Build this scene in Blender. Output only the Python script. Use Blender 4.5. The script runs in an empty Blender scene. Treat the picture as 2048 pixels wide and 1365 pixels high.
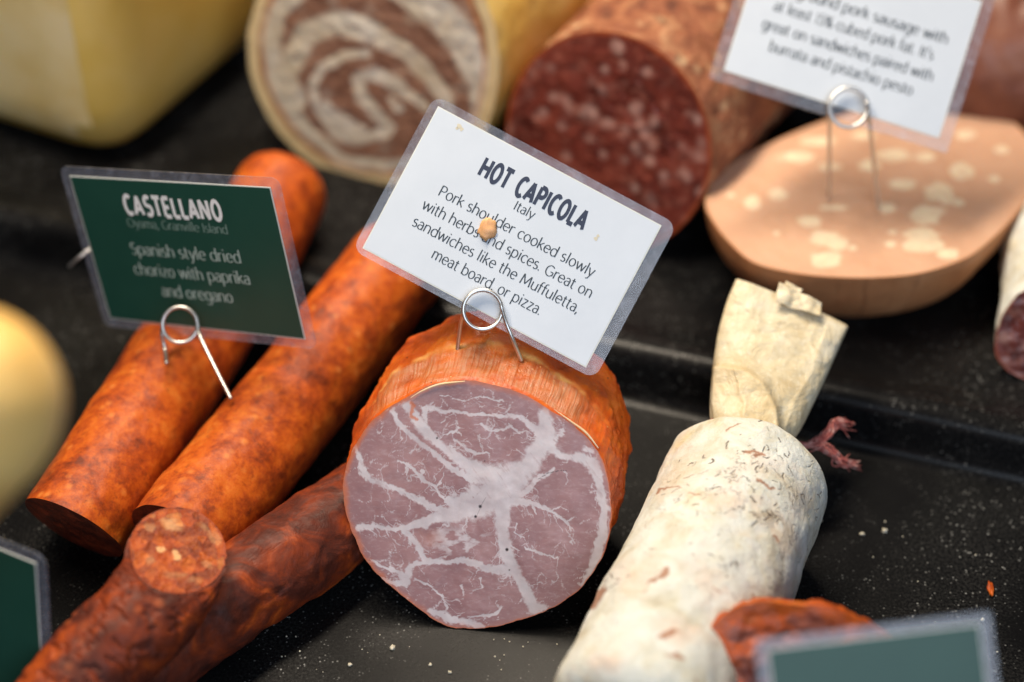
import bpy, math, random
import numpy as np
from mathutils import Vector, Matrix

# ------------------------------------------------------------------ camera, light, exposure
scene = bpy.context.scene
COL = scene.collection
rng = np.random.default_rng(7)
random.seed(7)

LENS = 60.0
FPX = 2048 * LENS / 36.0
PITCH = math.radians(40)
DIST = 0.64
FWD = np.array([0.0, math.cos(PITCH), -math.sin(PITCH)])
UPV = np.array([0.0, math.sin(PITCH), math.cos(PITCH)])
RGT = np.array([1.0, 0.0, 0.0])
EYE = np.array([0.0, 0.0, 0.07]) - DIST * FWD

cd = bpy.data.cameras.new('camera')
cam = bpy.data.objects.new('camera', cd)
COL.objects.link(cam)
cam.location = EYE
cam.rotation_euler = (math.pi / 2 - PITCH, 0, 0)
cd.lens = LENS
cd.sensor_width = 36
cd.clip_start = 0.02
cd.clip_end = 50
cd.dof.use_dof = True
cd.dof.focus_distance = 0.618
cd.dof.aperture_fstop = 3.2
scene.camera = cam

world = bpy.data.worlds.new('World')
scene.world = world
world.use_nodes = True
world.node_tree.nodes['Background'].inputs['Color'].default_value = (0.75, 0.80, 1.0, 1)
world.node_tree.nodes['Background'].inputs['Strength'].default_value = 0.05


def area(name, loc, target, sx, sy, power, color):
    ld = bpy.data.lights.new(name, 'AREA')
    ld.shape = 'RECTANGLE'
    ld.size, ld.size_y = sx, sy
    ld.energy = power
    ld.color = color
    o = bpy.data.objects.new(name, ld)
    COL.objects.link(o)
    o.location = loc
    d = Vector(target) - Vector(loc)
    o.rotation_euler = d.to_track_quat('-Z', 'Y').to_euler()
    return o


area('case_lamp', (-0.14, 0.20, 0.80), (0.02, 0.06, 0.0), 0.75, 0.10, 13.0, (1.0, 0.86, 0.68))
area('window_light', (0.30, -1.5, 1.05), (0.0, 0.0, 0.05), 1.4, 1.0, 19.0, (0.72, 0.84, 1.0))

scene.view_settings.view_transform = 'Standard'
scene.view_settings.look = 'None'
scene.view_settings.exposure = 0.0
scene.view_settings.gamma = 1.0
scene.cycles.use_denoising = True
scene.cycles.max_bounces = 8
scene.cycles.transparent_max_bounces = 12
scene.cycles.sample_clamp_indirect = 4.0


# ------------------------------------------------------------------ pixel <-> place helpers (2048 x 1365 photo)
def ray(px, py):
    return FWD + RGT * ((px - 1024) / FPX) - UPV * ((py - 682.5) / FPX)


def H(px, py, z=0.0):
    "the point at height z that is seen at this pixel"
    d = ray(px, py)
    return EYE + d * ((z - EYE[2]) / d[2])


def Dp(px, py, depth):
    return EYE + ray(px, py) * depth


def onplane(px, py, p0, n):
    d = ray(px, py)
    return EYE + d * (np.dot(p0 - EYE, n) / np.dot(d, n))


def proj(P):
    q = np.asarray(P) - EYE
    z = q @ FWD
    return 1024 + FPX * (q @ RGT) / z, 682.5 - FPX * (q @ UPV) / z


def unit(v):
    v = np.asarray(v, float)
    return v / np.linalg.norm(v)


# ------------------------------------------------------------------ numpy noise
_perm = np.random.default_rng(3).permutation(256)
_perm = np.concatenate([_perm, _perm, _perm])
_grad = np.random.default_rng(4).normal(size=(256, 3))
_grad /= np.linalg.norm(_grad, axis=1)[:, None]


def noise3(P):
    P = np.asarray(P, float)
    i = np.floor(P).astype(int)
    f = P - i
    i &= 255
    u = f * f * f * (f * (f * 6 - 15) + 10)
    out = 0
    for dx in (0, 1):
        for dy in (0, 1):
            for dz in (0, 1):
                h = _perm[_perm[_perm[(i[:, 0] + dx)] + i[:, 1] + dy] + i[:, 2] + dz]
                g = _grad[h]
                d = f - np.array([dx, dy, dz])
                w = (u[:, 0] if dx else 1 - u[:, 0]) * (u[:, 1] if dy else 1 - u[:, 1]) * (u[:, 2] if dz else 1 - u[:, 2])
                out = out + w * (g * d).sum(1)
    return out * 1.6


def fbm(P, scale, octv=4, gain=0.5, off=0.0):
    P = np.asarray(P, float).reshape(-1, 3) * scale + off
    a, s, r = 1.0, 0.0, 0
    for _ in range(octv):
        s = s + a * noise3(P)
        P = P * 2.03 + 17.1
        a *= gain
    return s


def seg_dist(X, Y, pts):
    "min over a polyline (x, y, w) of distance / half width; X, Y flat arrays"
    best = np.full(X.shape, 1e9)
    for (x0, y0, w0), (x1, y1, w1) in zip(pts[:-1], pts[1:]):
        dx, dy = x1 - x0, y1 - y0
        L = dx * dx + dy * dy + 1e-9
        m = (X > min(x0, x1) - 90) & (X < max(x0, x1) + 90) & (Y > min(y0, y1) - 90) & (Y < max(y0, y1) + 90)
        if not m.any():
            continue
        t = np.clip(((X[m] - x0) * dx + (Y[m] - y0) * dy) / L, 0, 1)
        d = np.hypot(X[m] - x0 - t * dx, Y[m] - y0 - t * dy) / (0.5 * (w0 + t * (w1 - w0)))
        best[m] = np.minimum(best[m], d)
    return best


def side_dist(X, Y, pts):
    "signed distance to a polyline (x, y): positive on its left when walking along it with y down"
    best, sg = np.full(X.shape, 1e9), np.zeros(X.shape)
    for (x0, y0), (x1, y1) in zip(pts[:-1], pts[1:]):
        dx, dy = x1 - x0, y1 - y0
        t = np.clip(((X - x0) * dx + (Y - y0) * dy) / (dx * dx + dy * dy), 0, 1)
        d = np.hypot(X - x0 - t * dx, Y - y0 - t * dy)
        c = np.sign((X - x0) * dy - (Y - y0) * dx)
        m = d < best
        best, sg = np.where(m, d, best), np.where(m, c, sg)
    return best * sg


def smooth(e0, e1, x):
    t = np.clip((x - e0) / (e1 - e0), 0, 1)
    return t * t * (3 - 2 * t)


def catmull(pts, n, closed=False):
    P = np.asarray(pts, float)
    m = len(P)
    if closed:
        Q = np.vstack([P[-1], P, P[0], P[1]])
        segs = m
    else:
        Q = np.vstack([2 * P[0] - P[1], P, 2 * P[-1] - P[-2]])
        segs = m - 1
    res = []
    fine = 24
    for k in range(segs):
        p0, p1, p2, p3 = Q[k:k + 4]
        for j in range(fine):
            t = j / fine
            res.append(0.5 * (2 * p1 + (p2 - p0) * t + (2 * p0 - 5 * p1 + 4 * p2 - p3) * t * t + (3 * p1 - p0 - 3 * p2 + p3) * t ** 3))
    res.append(P[0] if closed else P[-1])
    res = np.array(res)
    d = np.concatenate([[0], np.cumsum(np.linalg.norm(np.diff(res, axis=0), axis=1))])
    s = np.linspace(0, d[-1], n + 1 if closed else n)
    out = np.stack([np.interp(s, d, res[:, k]) for k in range(P.shape[1])], 1)
    return out[:-1] if closed else out


# ------------------------------------------------------------------ object helpers
def thing(name, label, cat, loc, group=None):
    o = bpy.data.objects.new(name, None)
    COL.objects.link(o)
    o.empty_display_size = 0.01
    o.location = loc
    o['label'] = label
    o['category'] = cat
    if group:
        o['group'] = group
    return o


def tag(o, label, cat, group=None):
    o['label'] = label
    o['category'] = cat
    if group:
        o['group'] = group
    return o


def mesh_obj(name, V, F, mats, parent=None, attrs=None, smooth_=True, matidx=None, origin=None):
    V = np.asarray(V, float).reshape(-1, 3)
    if parent is not None:
        r = parent
        base = np.zeros(3)
        while r is not None:
            base += np.array(r.location)
            r = r.parent
        V = V - base
    elif origin is not None:
        V = V - np.asarray(origin)
    me = bpy.data.meshes.new(name)
    me.from_pydata(V.tolist(), [], [tuple(int(i) for i in f) for f in F])
    if not isinstance(mats, (list, tuple)):
        mats = [mats]
    for m in mats:
        me.materials.append(m)
    if smooth_:
        me.polygons.foreach_set('use_smooth', np.ones(len(me.polygons), bool))
    if matidx is not None:
        me.polygons.foreach_set('material_index', np.asarray(matidx, np.int32))
    for k, a in (attrs or {}).items():
        at = me.attributes.new(k, 'FLOAT', 'POINT')
        at.data.foreach_set('value', np.asarray(a, np.float32).ravel())
    me.update()
    o = bpy.data.objects.new(name, me)
    COL.objects.link(o)
    if parent is not None:
        o.parent = parent
    elif origin is not None:
        o.location = origin
    return o


def grid_faces(nr, ns, wrap=True, flip=False):
    i, j = np.meshgrid(np.arange(nr - 1), np.arange(ns if wrap else ns - 1), indexing='ij')
    j2 = (j + 1) % ns
    f = np.stack([i * ns + j, i * ns + j2, (i + 1) * ns + j2, (i + 1) * ns + j], -1).reshape(-1, 4)
    return f[:, ::-1] if flip else f


def frames(C):
    T = np.gradient(C, axis=0)
    T /= np.linalg.norm(T, axis=1)[:, None]
    e1 = np.zeros_like(C)
    up = np.array([0, 0, 1.0])
    for i in range(len(C)):
        v = up - T[i] * np.dot(up, T[i])
        if np.linalg.norm(v) < 0.05:
            v = np.array([0, 1.0, 0]) - T[i] * T[i][1]
        e1[i] = unit(v)
    e2 = np.cross(T, e1)
    return T, e1, e2


def tube(path, radii, nr, ns, cut0=None, cut1=None, round0=False, round1=False, disp=None, out=None, spread=0.6, face_n=None):
    """A log along a path: rings[nr, ns, 3], theta, arclength. cut0/cut1 give an oblique end plane's normal."""
    path = np.asarray(path, float)
    R = np.interp(np.linspace(0, 1, nr), np.linspace(0, 1, len(radii)), radii)
    C = catmull(path, nr)
    L = np.concatenate([[0], np.cumsum(np.linalg.norm(np.diff(C, axis=0), axis=1))])
    rr = R.copy()

    def rnd(d, r):
        k = np.clip(d / r, 0, 1)
        return np.where(d < r, np.sqrt(np.clip(1 - (1 - k) ** 2.4, 0.0004, 1)), 1)
    if round0 is not False:
        rr = rr * rnd(L, R[0] * (round0 if round0 is not True else 1))
    if round1 is not False:
        rr = rr * rnd(L[-1] - L, R[-1] * (round1 if round1 is not True else 1))
    T, e1, e2 = frames(C)
    th = np.linspace(0, 2 * np.pi, ns, endpoint=False)
    rad = np.cos(th)[None, :, None] * e1[:, None] + np.sin(th)[None, :, None] * e2[:, None]
    sh = np.ones((nr, ns)) if out is None else out(th, L)
    P = C[:, None] + rad * (rr[:, None] * sh)[..., None]
    if disp is not None:
        d = disp(P.reshape(-1, 3), np.tile(th, nr), np.repeat(L, ns)).reshape(nr, ns)
        P = P + rad * (d * np.clip(rr / R, 0.15, 1)[:, None])[..., None]
    for which, nrm in ((0, cut0), (-1, cut1)):
        if nrm is None:
            continue
        nrm = unit(nrm)
        c, t = C[which], T[which]
        s = -((P[which] - c) @ nrm) / np.dot(t, nrm)
        dist = L if which == 0 else L[-1] - L
        fall = np.clip(1 - dist / (R[which] * spread * 4), 0, 1)
        P = P + t[None, None] * s[None, :, None] * fall[:, None, None]
    if face_n is not None:                      # a round end facing face_n, eased into the log
        nn = unit(face_n)
        q = rad[0] - (rad[0] @ nn)[:, None] * nn
        q = C[0] + q / np.linalg.norm(q, axis=1)[:, None] * (R[0] * (1 + 0.035 * fbm(np.stack([np.cos(th), np.sin(th), 0 * th], 1), 1.6, 4, off=2)))[:, None]
        P = P + (q - P[0])[None] * ((1 - smooth(0, R[0] * spread * 4, L)) ** 1.5)[:, None, None]
    return P, th, L


def close_tube(P, ends=(True, True)):
    nr, ns, _ = P.shape
    V = P.reshape(-1, 3)
    F = [tuple(f) for f in grid_faces(nr, ns)]
    if ends[0]:
        F.append(tuple(range(ns))[::-1])
    if ends[1]:
        F.append(tuple((nr - 1) * ns + k for k in range(ns)))
    return V, F


def disc(ring, nrad, rough=0.0, scale=300, inset=1.0, bulge=0.0, seed=0.0):
    "polar disc that fills a closed ring; returns verts, faces, rho"
    ns = len(ring)
    c = ring.mean(0)
    n = np.zeros(3)
    for k in range(ns):
        n += np.cross(ring[k] - c, ring[(k + 1) % ns] - c)
    n = unit(n)
    rho = np.linspace(0, 1, nrad) ** 0.85
    rho[0] = 0.004
    P = c + (ring - c)[None] * (rho[:, None, None] * inset)
    V = P.reshape(-1, 3)
    rr = np.repeat(rho, ns)
    if np.dot(n, EYE - c) < 0:
        n = -n
    if rough:
        V = V + n * (fbm(V, scale, 3, off=seed) * rough * (1 - rr ** 8))[:, None]
    if bulge:
        V = V + n * (bulge * (1 - rr ** 2))[:, None]
    F = [tuple(f) for f in grid_faces(nrad, ns)]
    F.append(tuple(range(ns))[::-1])
    return V, F, rr


def orient(F, V):
    "flip faces so that most of them look at the camera"
    V = np.asarray(V)
    s = 0
    for f in F[::max(1, len(F) // 400)]:
        a, b, c = V[f[0]], V[f[1]], V[f[2]]
        s += np.dot(np.cross(b - a, c - a), EYE - a)
    return [tuple(f)[::-1] for f in F] if s < 0 else F


def sweep(pts, r, ns=10, n=None, closed=False):
    "round wire along points"
    C = catmull(pts, n or len(pts) * 8)
    T = np.gradient(C, axis=0)
    T /= np.linalg.norm(T, axis=1)[:, None]
    e = np.zeros_like(C)
    v = np.cross(T[0], [0.3, 0.5, 0.8])
    for i in range(len(C)):
        v = unit(v - T[i] * np.dot(v, T[i]))
        e[i] = v
    b = np.cross(T, e)
    th = np.linspace(0, 2 * np.pi, ns, endpoint=False)
    r = np.interp(np.linspace(0, 1, len(C)), np.linspace(0, 1, len(np.atleast_1d(r))), np.atleast_1d(r))
    P = C[:, None] + (np.cos(th)[None, :, None] * e[:, None] + np.sin(th)[None, :, None] * b[:, None]) * r[:, None, None]
    return close_tube(P)


# ------------------------------------------------------------------ material helpers
class Mat:
    def __init__(self, name):
        self.m = bpy.data.materials.new(name)
        self.m.use_nodes = True
        self.t = self.m.node_tree
        self.b = self.t.nodes['Principled BSDF']
        self.out = self.t.nodes['Material Output']
        self.co = self.n('ShaderNodeTexCoord').outputs['Object']

    def n(self, typ, **kw):
        nd = self.t.nodes.new(typ)
        for k, v in kw.items():
            key = k.replace('_', ' ')
            if key in nd.inputs:
                self.set(nd.inputs[key], v)
            else:
                setattr(nd, k, v)
        return nd

    def set(self, sock, v):
        if isinstance(v, bpy.types.NodeSocket):
            self.t.links.new(v, sock)
        else:
            if isinstance(v, tuple) and len(v) == 3 and sock.type == 'RGBA':
                v = v + (1,)
            sock.default_value = v

    def attr(self, name):
        return self.n('ShaderNodeAttribute', attribute_name=name).outputs['Fac']

    def map(self, sc=(1, 1, 1), rot=(0, 0, 0)):
        return self.n('ShaderNodeMapping', Vector=self.co, Scale=sc, Rotation=rot).outputs[0]

    def noise(self, scale, detail=4, rough=0.55, vec=None, dist=0.0):
        return self.n('ShaderNodeTexNoise', Vector=vec or self.co, Scale=scale, Detail=detail, Roughness=rough, Distortion=dist).outputs[0]

    def voro(self, scale, feature='F1', rnd=1.0, vec=None, out='Distance'):
        nd = self.t.nodes.new('ShaderNodeTexVoronoi')
        nd.feature = feature
        self.set(nd.inputs['Vector'], vec or self.co)
        nd.inputs['Scale'].default_value = scale
        nd.inputs['Randomness'].default_value = rnd
        return nd.outputs[out]

    def ramp(self, fac, stops, interp='LINEAR'):
        nd = self.t.nodes.new('ShaderNodeValToRGB')
        self.set(nd.inputs[0], fac)
        cr = nd.color_ramp
        cr.interpolation = interp
        while len(cr.elements) < len(stops):
            cr.elements.new(0.5)
        for e, (p, c) in zip(cr.elements, stops):
            e.position = p
            if not isinstance(c, tuple):
                c = (c, c, c)
            e.color = c + (1,)
        return nd.outputs[0]

    def mix(self, fac, a, b, mode='MIX'):
        nd = self.t.nodes.new('ShaderNodeMix')
        nd.data_type = 'RGBA'
        nd.blend_type = mode
        self.set(nd.inputs[0], fac)
        self.set(nd.inputs[6], a)
        self.set(nd.inputs[7], b)
        return nd.outputs[2]

    def math(self, op, a, b=0.0, clamp=False):
        nd = self.t.nodes.new('ShaderNodeMath')
        nd.operation = op
        nd.use_clamp = clamp
        self.set(nd.inputs[0], a)
        self.set(nd.inputs[1], b)
        return nd.outputs[0]

    def bump(self, h, strength=0.3, dist=0.001, prev=None):
        nd = self.n('ShaderNodeBump', Height=h, Strength=strength, Distance=dist)
        if prev is not None:
            self.set(nd.inputs['Normal'], prev)
        return nd.outputs[0]

    def done(self, color, rough=0.5, normal=None, sss=0.0, sssr=(0.004, 0.0015, 0.001), spec=0.5, coat=0.0, metal=0.0, coatr=0.1):
        b = self.b
        self.set(b.inputs['Base Color'], color)
        self.set(b.inputs['Roughness'], rough)
        self.set(b.inputs['Specular IOR Level'], spec)
        b.inputs['Metallic'].default_value = metal
        b.inputs['Coat Weight'].default_value = coat
        b.inputs['Coat Roughness'].default_value = coatr
        if normal is not None:
            self.set(b.inputs['Normal'], normal)
        if sss:
            b.inputs['Subsurface Weight'].default_value = sss
            b.inputs['Subsurface Radius'].default_value = sssr
            b.inputs['Subsurface Scale'].default_value = 1.0
        return self.m


# ------------------------------------------------------------------ lettering: pen strokes as flat ribbons
def _arc(cx, cy, rx, ry, a0, a1, n=14):
    a = np.radians(np.linspace(a0, a1, n))
    return [(cx + rx * math.cos(t), cy + ry * math.sin(t)) for t in a]


def _glyphs():
    A, X, D, K = 1.52, 1.0, -0.5, 1.4      # ascender, x height, descender, capital height
    g = {}
    bowl = lambda: _arc(.45, .5, .37, .5, 0, 360, 26)
    arch = lambda x0, w, h=1.0: [(x0, h * .62)] + _arc(x0 + w / 2, h - .36, w / 2, .36, 168, 0, 12) + [(x0 + w, 0)]
    g['a'] = (.80, [[(.12, .84)] + _arc(.38, .68, .28, .32, 120, 0, 9) + [(.66, 0)], [(.66, .58)] + _arc(.37, .29, .29, .29, 92, 300, 14) + [(.66, .22)]])
    g['b'] = (.94, [[(.12, A), (.12, 0)], [(.12, .72)] + _arc(.46, .5, .38, .5, 150, -150, 20) + [(.12, .24)]])
    g['c'] = (.80, [_arc(.47, .5, .38, .5, 48, 312, 20)])
    g['d'] = (.94, [[(.82, A), (.82, 0)], [(.82, .74)] + _arc(.47, .5, .38, .5, 35, 325, 20) + [(.82, .24)]])
    g['e'] = (.86, [[(.1, .54), (.79, .54)], _arc(.45, .5, .36, .5, 6, 318, 22)])
    g['f'] = (.52, [_arc(.44, 1.22, .24, .3, 70, 180, 8) + [(.2, 0)], [(.0, X), (.46, X)]])
    g['g'] = (.92, [[(.80, X), (.80, -.1)] + _arc(.45, -.12, .35, .38, 0, -140, 10), [(.8, .74)] + _arc(.46, .5, .37, .5, 35, 325, 20) + [(.8, .24)]])
    g['h'] = (.92, [[(.12, A), (.12, 0)], arch(.12, .66)])
    g['i'] = (.34, [[(.16, X), (.16, 0)], [(.16, 1.30), (.16, 1.44)]])
    g['k'] = (.80, [[(.12, A), (.12, 0)], [(.70, X), (.14, .45)], [(.30, .58), (.76, 0)]])
    g['l'] = (.34, [[(.16, A), (.16, 0)]])
    g['m'] = (1.38, [[(.12, X), (.12, 0)], arch(.12, .56), arch(.68, .56)])
    g['n'] = (.92, [[(.12, X), (.12, 0)], arch(.12, .66)])
    g['o'] = (.92, [bowl()])
    g['p'] = (.94, [[(.12, X), (.12, D)], [(.12, .72)] + _arc(.46, .5, .38, .5, 150, -150, 20) + [(.12, .24)]])
    g['q'] = (.94, [[(.82, X), (.82, D)], [(.82, .74)] + _arc(.47, .5, .38, .5, 35, 325, 20) + [(.82, .24)]])
    g['r'] = (.58, [[(.12, X), (.12, 0)], [(.12, .6)] + _arc(.44, .62, .31, .36, 165, 65, 8)])
    g['s'] = (.68, [_arc(.34, .74, .24, .26, 50, 225, 10) + _arc(.34, .27, .26, .27, 60, -140, 12)])
    g['t'] = (.56, [[(.22, 1.30), (.22, .25)] + _arc(.42, .22, .20, .22, 180, 290, 8), [(.02, X), (.48, X)]])
    g['u'] = (.92, [[(.12, X)] + _arc(.44, .36, .32, .36, 180, 340, 12) + [(.78, .4)], [(.78, X), (.78, 0)]])
    g['v'] = (.80, [[(.04, X), (.40, 0)], [(.40, 0), (.76, X)]])
    g['w'] = (1.24, [[(.04, X), (.34, 0)], [(.34, 0), (.62, X)], [(.62, X), (.92, 0)], [(.92, 0), (1.2, X)]])
    g['y'] = (.80, [[(.04, X), (.42, 0)], [(.78, X), (.30, -.38), (.06, -.5)]])
    g['z'] = (.76, [[(.08, X), (.68, X)], [(.68, X), (.08, 0)], [(.08, 0), (.70, 0)]])
    g['P'] = (.92, [[(.14, K), (.14, 0)], [(.14, K), (.45, K)] + _arc(.45, 1.03, .36, .37, 90, -90, 12) + [(.14, .66)]])
    g['G'] = (1.20, [_arc(.64, .7, .53, .7, 48, 330, 22) + [(1.1, .35)], [(.74, .62), (1.1, .62), (1.1, .16)]])
    g['M'] = (1.46, [[(.12, 0), (.22, K)], [(.22, K), (.72, .2)], [(.72, .2), (1.22, K)], [(1.22, K), (1.34, 0)]])
    g['I'] = (.40, [[(.2, K), (.2, 0)]])
    g['S'] = (.84, [_arc(.43, 1.04, .31, .36, 40, 240, 12) + _arc(.42, .37, .34, .37, 62, -145, 12)])
    g['O'] = (1.34, [_arc(.67, .7, .56, .7, 0, 360, 30)])
    g['F'] = (.86, [[(.14, K), (.14, 0)], [(.14, K), (.76, K)], [(.14, .72), (.66, .72)]])
    g['1'] = (.5, [[(.08, 1.1), (.28, K), (.28, 0)]])
    g['5'] = (.8, [[(.68, K), (.22, K), (.16, .82)] + _arc(.36, .44, .34, .43, 120, -140, 14)])
    g['%'] = (1.2, [_arc(.28, 1.05, .2, .3, 0, 360, 16), _arc(.9, .32, .2, .3, 0, 360, 16), [(.9, K), (.28, 0)]])
    g['.'] = (.32, [[(.13, 0.0), (.13, .15)]])
    g[','] = (.32, [[(.17, .14), (.06, -.26)]])
    g["'"] = (.28, [[(.14, A), (.11, 1.1)]])
    g[' '] = (.46, [])
    return g


def _caps():
    g = {}
    g['H'] = (.80, [[(.1, 0), (.1, 1)], [(.66, 0), (.66, 1)], [(.1, .5), (.66, .5)]])
    g['O'] = (.80, [_arc(.38, .5, .30, .5, 0, 360, 28)])
    g['T'] = (.66, [[(0, 1), (.6, 1)], [(.3, 1), (.3, 0)]])
    g['C'] = (.70, [_arc(.40, .5, .31, .5, 52, 308, 20)])
    g['A'] = (.76, [[(.04, 0), (.36, 1)], [(.36, 1), (.68, 0)], [(.14, .30), (.58, .30)]])
    g['P'] = (.68, [[(.1, 0), (.1, 1)], [(.1, 1), (.32, 1)] + _arc(.32, .74, .26, .26, 90, -90, 12) + [(.1, .48)]])
    g['I'] = (.26, [[(.1, 0), (.1, 1)]])
    g['L'] = (.56, [[(.1, 1), (.1, 0)], [(.1, 0), (.52, 0)]])
    g['S'] = (.66, [_arc(.32, .74, .22, .26, 40, 230, 12) + _arc(.32, .26, .24, .26, 55, -140, 12)])
    g['E'] = (.62, [[(.1, 1), (.1, 0)], [(.1, 1), (.54, 1)], [(.1, .5), (.48, .5)], [(.1, 0), (.54, 0)]])
    g['N'] = (.84, [[(.1, 0), (.1, 1)], [(.1, 1), (.68, 0)], [(.68, 0), (.68, 1)]])
    g[' '] = (.40, [])
    return g


GL, CAPS = _glyphs(), _caps()


def ribbon(pts, wfun):
    P = np.array(pts, float)
    keep = [0] + [i for i in range(1, len(P)) if np.linalg.norm(P[i] - P[i - 1]) > 1e-6]
    P = P[keep]
    d = np.diff(P, axis=0)
    d /= np.linalg.norm(d, axis=1)[:, None]
    t = np.vstack([d[:1], d[:-1] + d[1:], d[-1:]])
    t /= np.linalg.norm(t, axis=1)[:, None] + 1e-9
    n = np.stack([-t[:, 1], t[:, 0]], 1)
    w = np.array([wfun(v) for v in t])[:, None] * 0.5
    return P + n * w, P - n * w


def text_width(s, gl, track):
    return sum(gl[c][0] + track for c in s) - track


def layout(lines, gl, wfun, track=0.0):
    """lines: (text, centre x, baseline y, glyph size, width or None). Returns verts (x, y, lift), faces in card metres."""
    V, F = [], []
    k = 0
    for text, cx, by, size, width in lines:
        w = text_width(text, gl, track)
        sx = size if width is None else width / w
        x = cx - w * sx / 2
        for c in text:
            adv, strokes = gl[c]
            for st in strokes:
                a, b = ribbon(st, wfun)
                k += 1
                lift = 0.000004 * (k % 5)
                i0 = len(V)
                for p, q in zip(a, b):
                    V.append((x + p[0] * sx, by + p[1] * size, lift))
                    V.append((x + q[0] * sx, by + q[1] * size, lift))
                for i in range(len(a) - 1):
                    F.append((i0 + 2 * i, i0 + 2 * i + 1, i0 + 2 * i + 3, i0 + 2 * i + 2))
            x += (adv + track) * sx
    return np.array(V), F


def pen(thick, thin, ang=25):
    ca, sa = math.cos(math.radians(ang)), math.sin(math.radians(ang))
    return lambda t: thin + (thick - thin) * abs(t[1] * ca - t[0] * sa)


def round_rect(hw, hh, r, n=8, chamfer=False):
    out = []
    for cx, cy, a in ((hw - r, hh - r, 0), (-hw + r, hh - r, 90), (-hw + r, -hh + r, 180), (hw - r, -hh + r, 270)):
        for k in range(n + 1):
            t = math.radians(a + 90 * k / n)
            out.append((cx + r * math.cos(t), cy + r * math.sin(t)))
    return out


# ------------------------------------------------------------------ materials
def m_tray():
    m = Mat('black_tray')
    sp = m.voro(560)
    spot = m.ramp(sp, [(0.0, 1.0), (0.16, 1.0), (0.24, 0.0)])
    pick = m.ramp(m.noise(260, 2), [(0.46, 0.0), (0.60, 1.0)])
    dust = m.ramp(m.noise(16, 3), [(0.40, 0.0), (0.62, 1.0)])
    f = m.math('MULTIPLY', m.math('MULTIPLY', spot, pick), m.math('ADD', m.math('MULTIPLY', dust, 0.85), 0.02))
    base = m.mix(m.noise(9, 4), (0.0028, 0.0029, 0.0033), (0.0056, 0.0057, 0.0062))
    fine = m.ramp(m.noise(900, 3, 0.7), [(0.45, 0.0), (0.75, 1.0)])
    base = m.mix(m.math('MULTIPLY', fine, m.math('ADD', m.math('MULTIPLY', dust, 0.40), 0.01)), base, (0.075, 0.074, 0.070))
    c = m.mix(f, base, (0.26, 0.26, 0.25))
    b = m.bump(m.noise(1100, 3, 0.7), 0.12, 0.0003)
    return m.done(c, 0.25, b, spec=0.12)


def m_orange():
    m = Mat('paprika_chorizo')
    big = m.noise(34, 3, 0.5)
    mixn = m.math('ADD', m.math('MULTIPLY', m.noise(125, 7, 0.72, dist=0.15), 0.68), m.math('MULTIPLY', big, 0.32))
    n1 = m.ramp(mixn, [(0.36, (0.15, 0.023, 0.004)), (0.45, (0.33, 0.050, 0.005)), (0.53, (0.48, 0.088, 0.006)), (0.66, (0.60, 0.16, 0.018))])
    ch = m.ramp(m.voro(170), [(0.10, 1.0), (0.34, 0.0)])
    pk = m.ramp(m.noise(70, 2), [(0.46, 0.0), (0.60, 1.0)])
    c = m.mix(m.math('MULTIPLY', m.math('MULTIPLY', ch, pk), 0.55), n1, (0.70, 0.23, 0.045))
    dk = m.ramp(m.noise(190, 6, 0.72, dist=0.2), [(0.54, 0.0), (0.66, 1.0)])
    c = m.mix(m.math('MULTIPLY', dk, 0.62), c, (0.13, 0.022, 0.006))
    h = m.math('ADD', m.noise(150, 6, 0.65), m.math('MULTIPLY', m.voro(170), -0.35))
    b = m.bump(h, 0.45, 0.0012)
    return m.done(c, 0.52, b, sss=0.08, sssr=(0.003, 0.001, 0.0004), spec=0.32)


def m_cut_orange():
    m = Mat('chorizo_cut_end')
    c = m.ramp(m.noise(140, 5), [(0.35, (0.08, 0.012, 0.006)), (0.6, (0.22, 0.035, 0.012))])
    return m.done(c, 0.5, m.bump(m.noise(260, 4), 0.5, 0.001), sss=0.1)


def m_dark():
    m = Mat('dark_chorizo_casing')
    st = m.noise(70, 5, 0.6, dist=0.8)
    c = m.ramp(st, [(0.32, (0.045, 0.012, 0.008)), (0.46, (0.10, 0.020, 0.010)), (0.58, (0.20, 0.032, 0.008)), (0.72, (0.44, 0.080, 0.010))])
    ch = m.ramp(m.voro(120), [(0.12, 1.0), (0.34, 0.0)])
    pk = m.ramp(m.noise(48, 2), [(0.52, 0.0), (0.62, 1.0)])
    c = m.mix(m.math('MULTIPLY', m.math('MULTIPLY', ch, pk), 0.65), c, (0.50, 0.11, 0.025))
    h = m.math('ADD', m.noise(95, 5, 0.6, dist=1.0), m.math('MULTIPLY', m.noise(420, 3), 0.25))
    return m.done(c, m.ramp(m.noise(200, 3), [(0.3, 0.46), (0.7, 0.62)]), m.bump(h, 0.5, 0.0016), sss=0.06, sssr=(0.003, 0.0006, 0.0003), spec=0.22)


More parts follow.
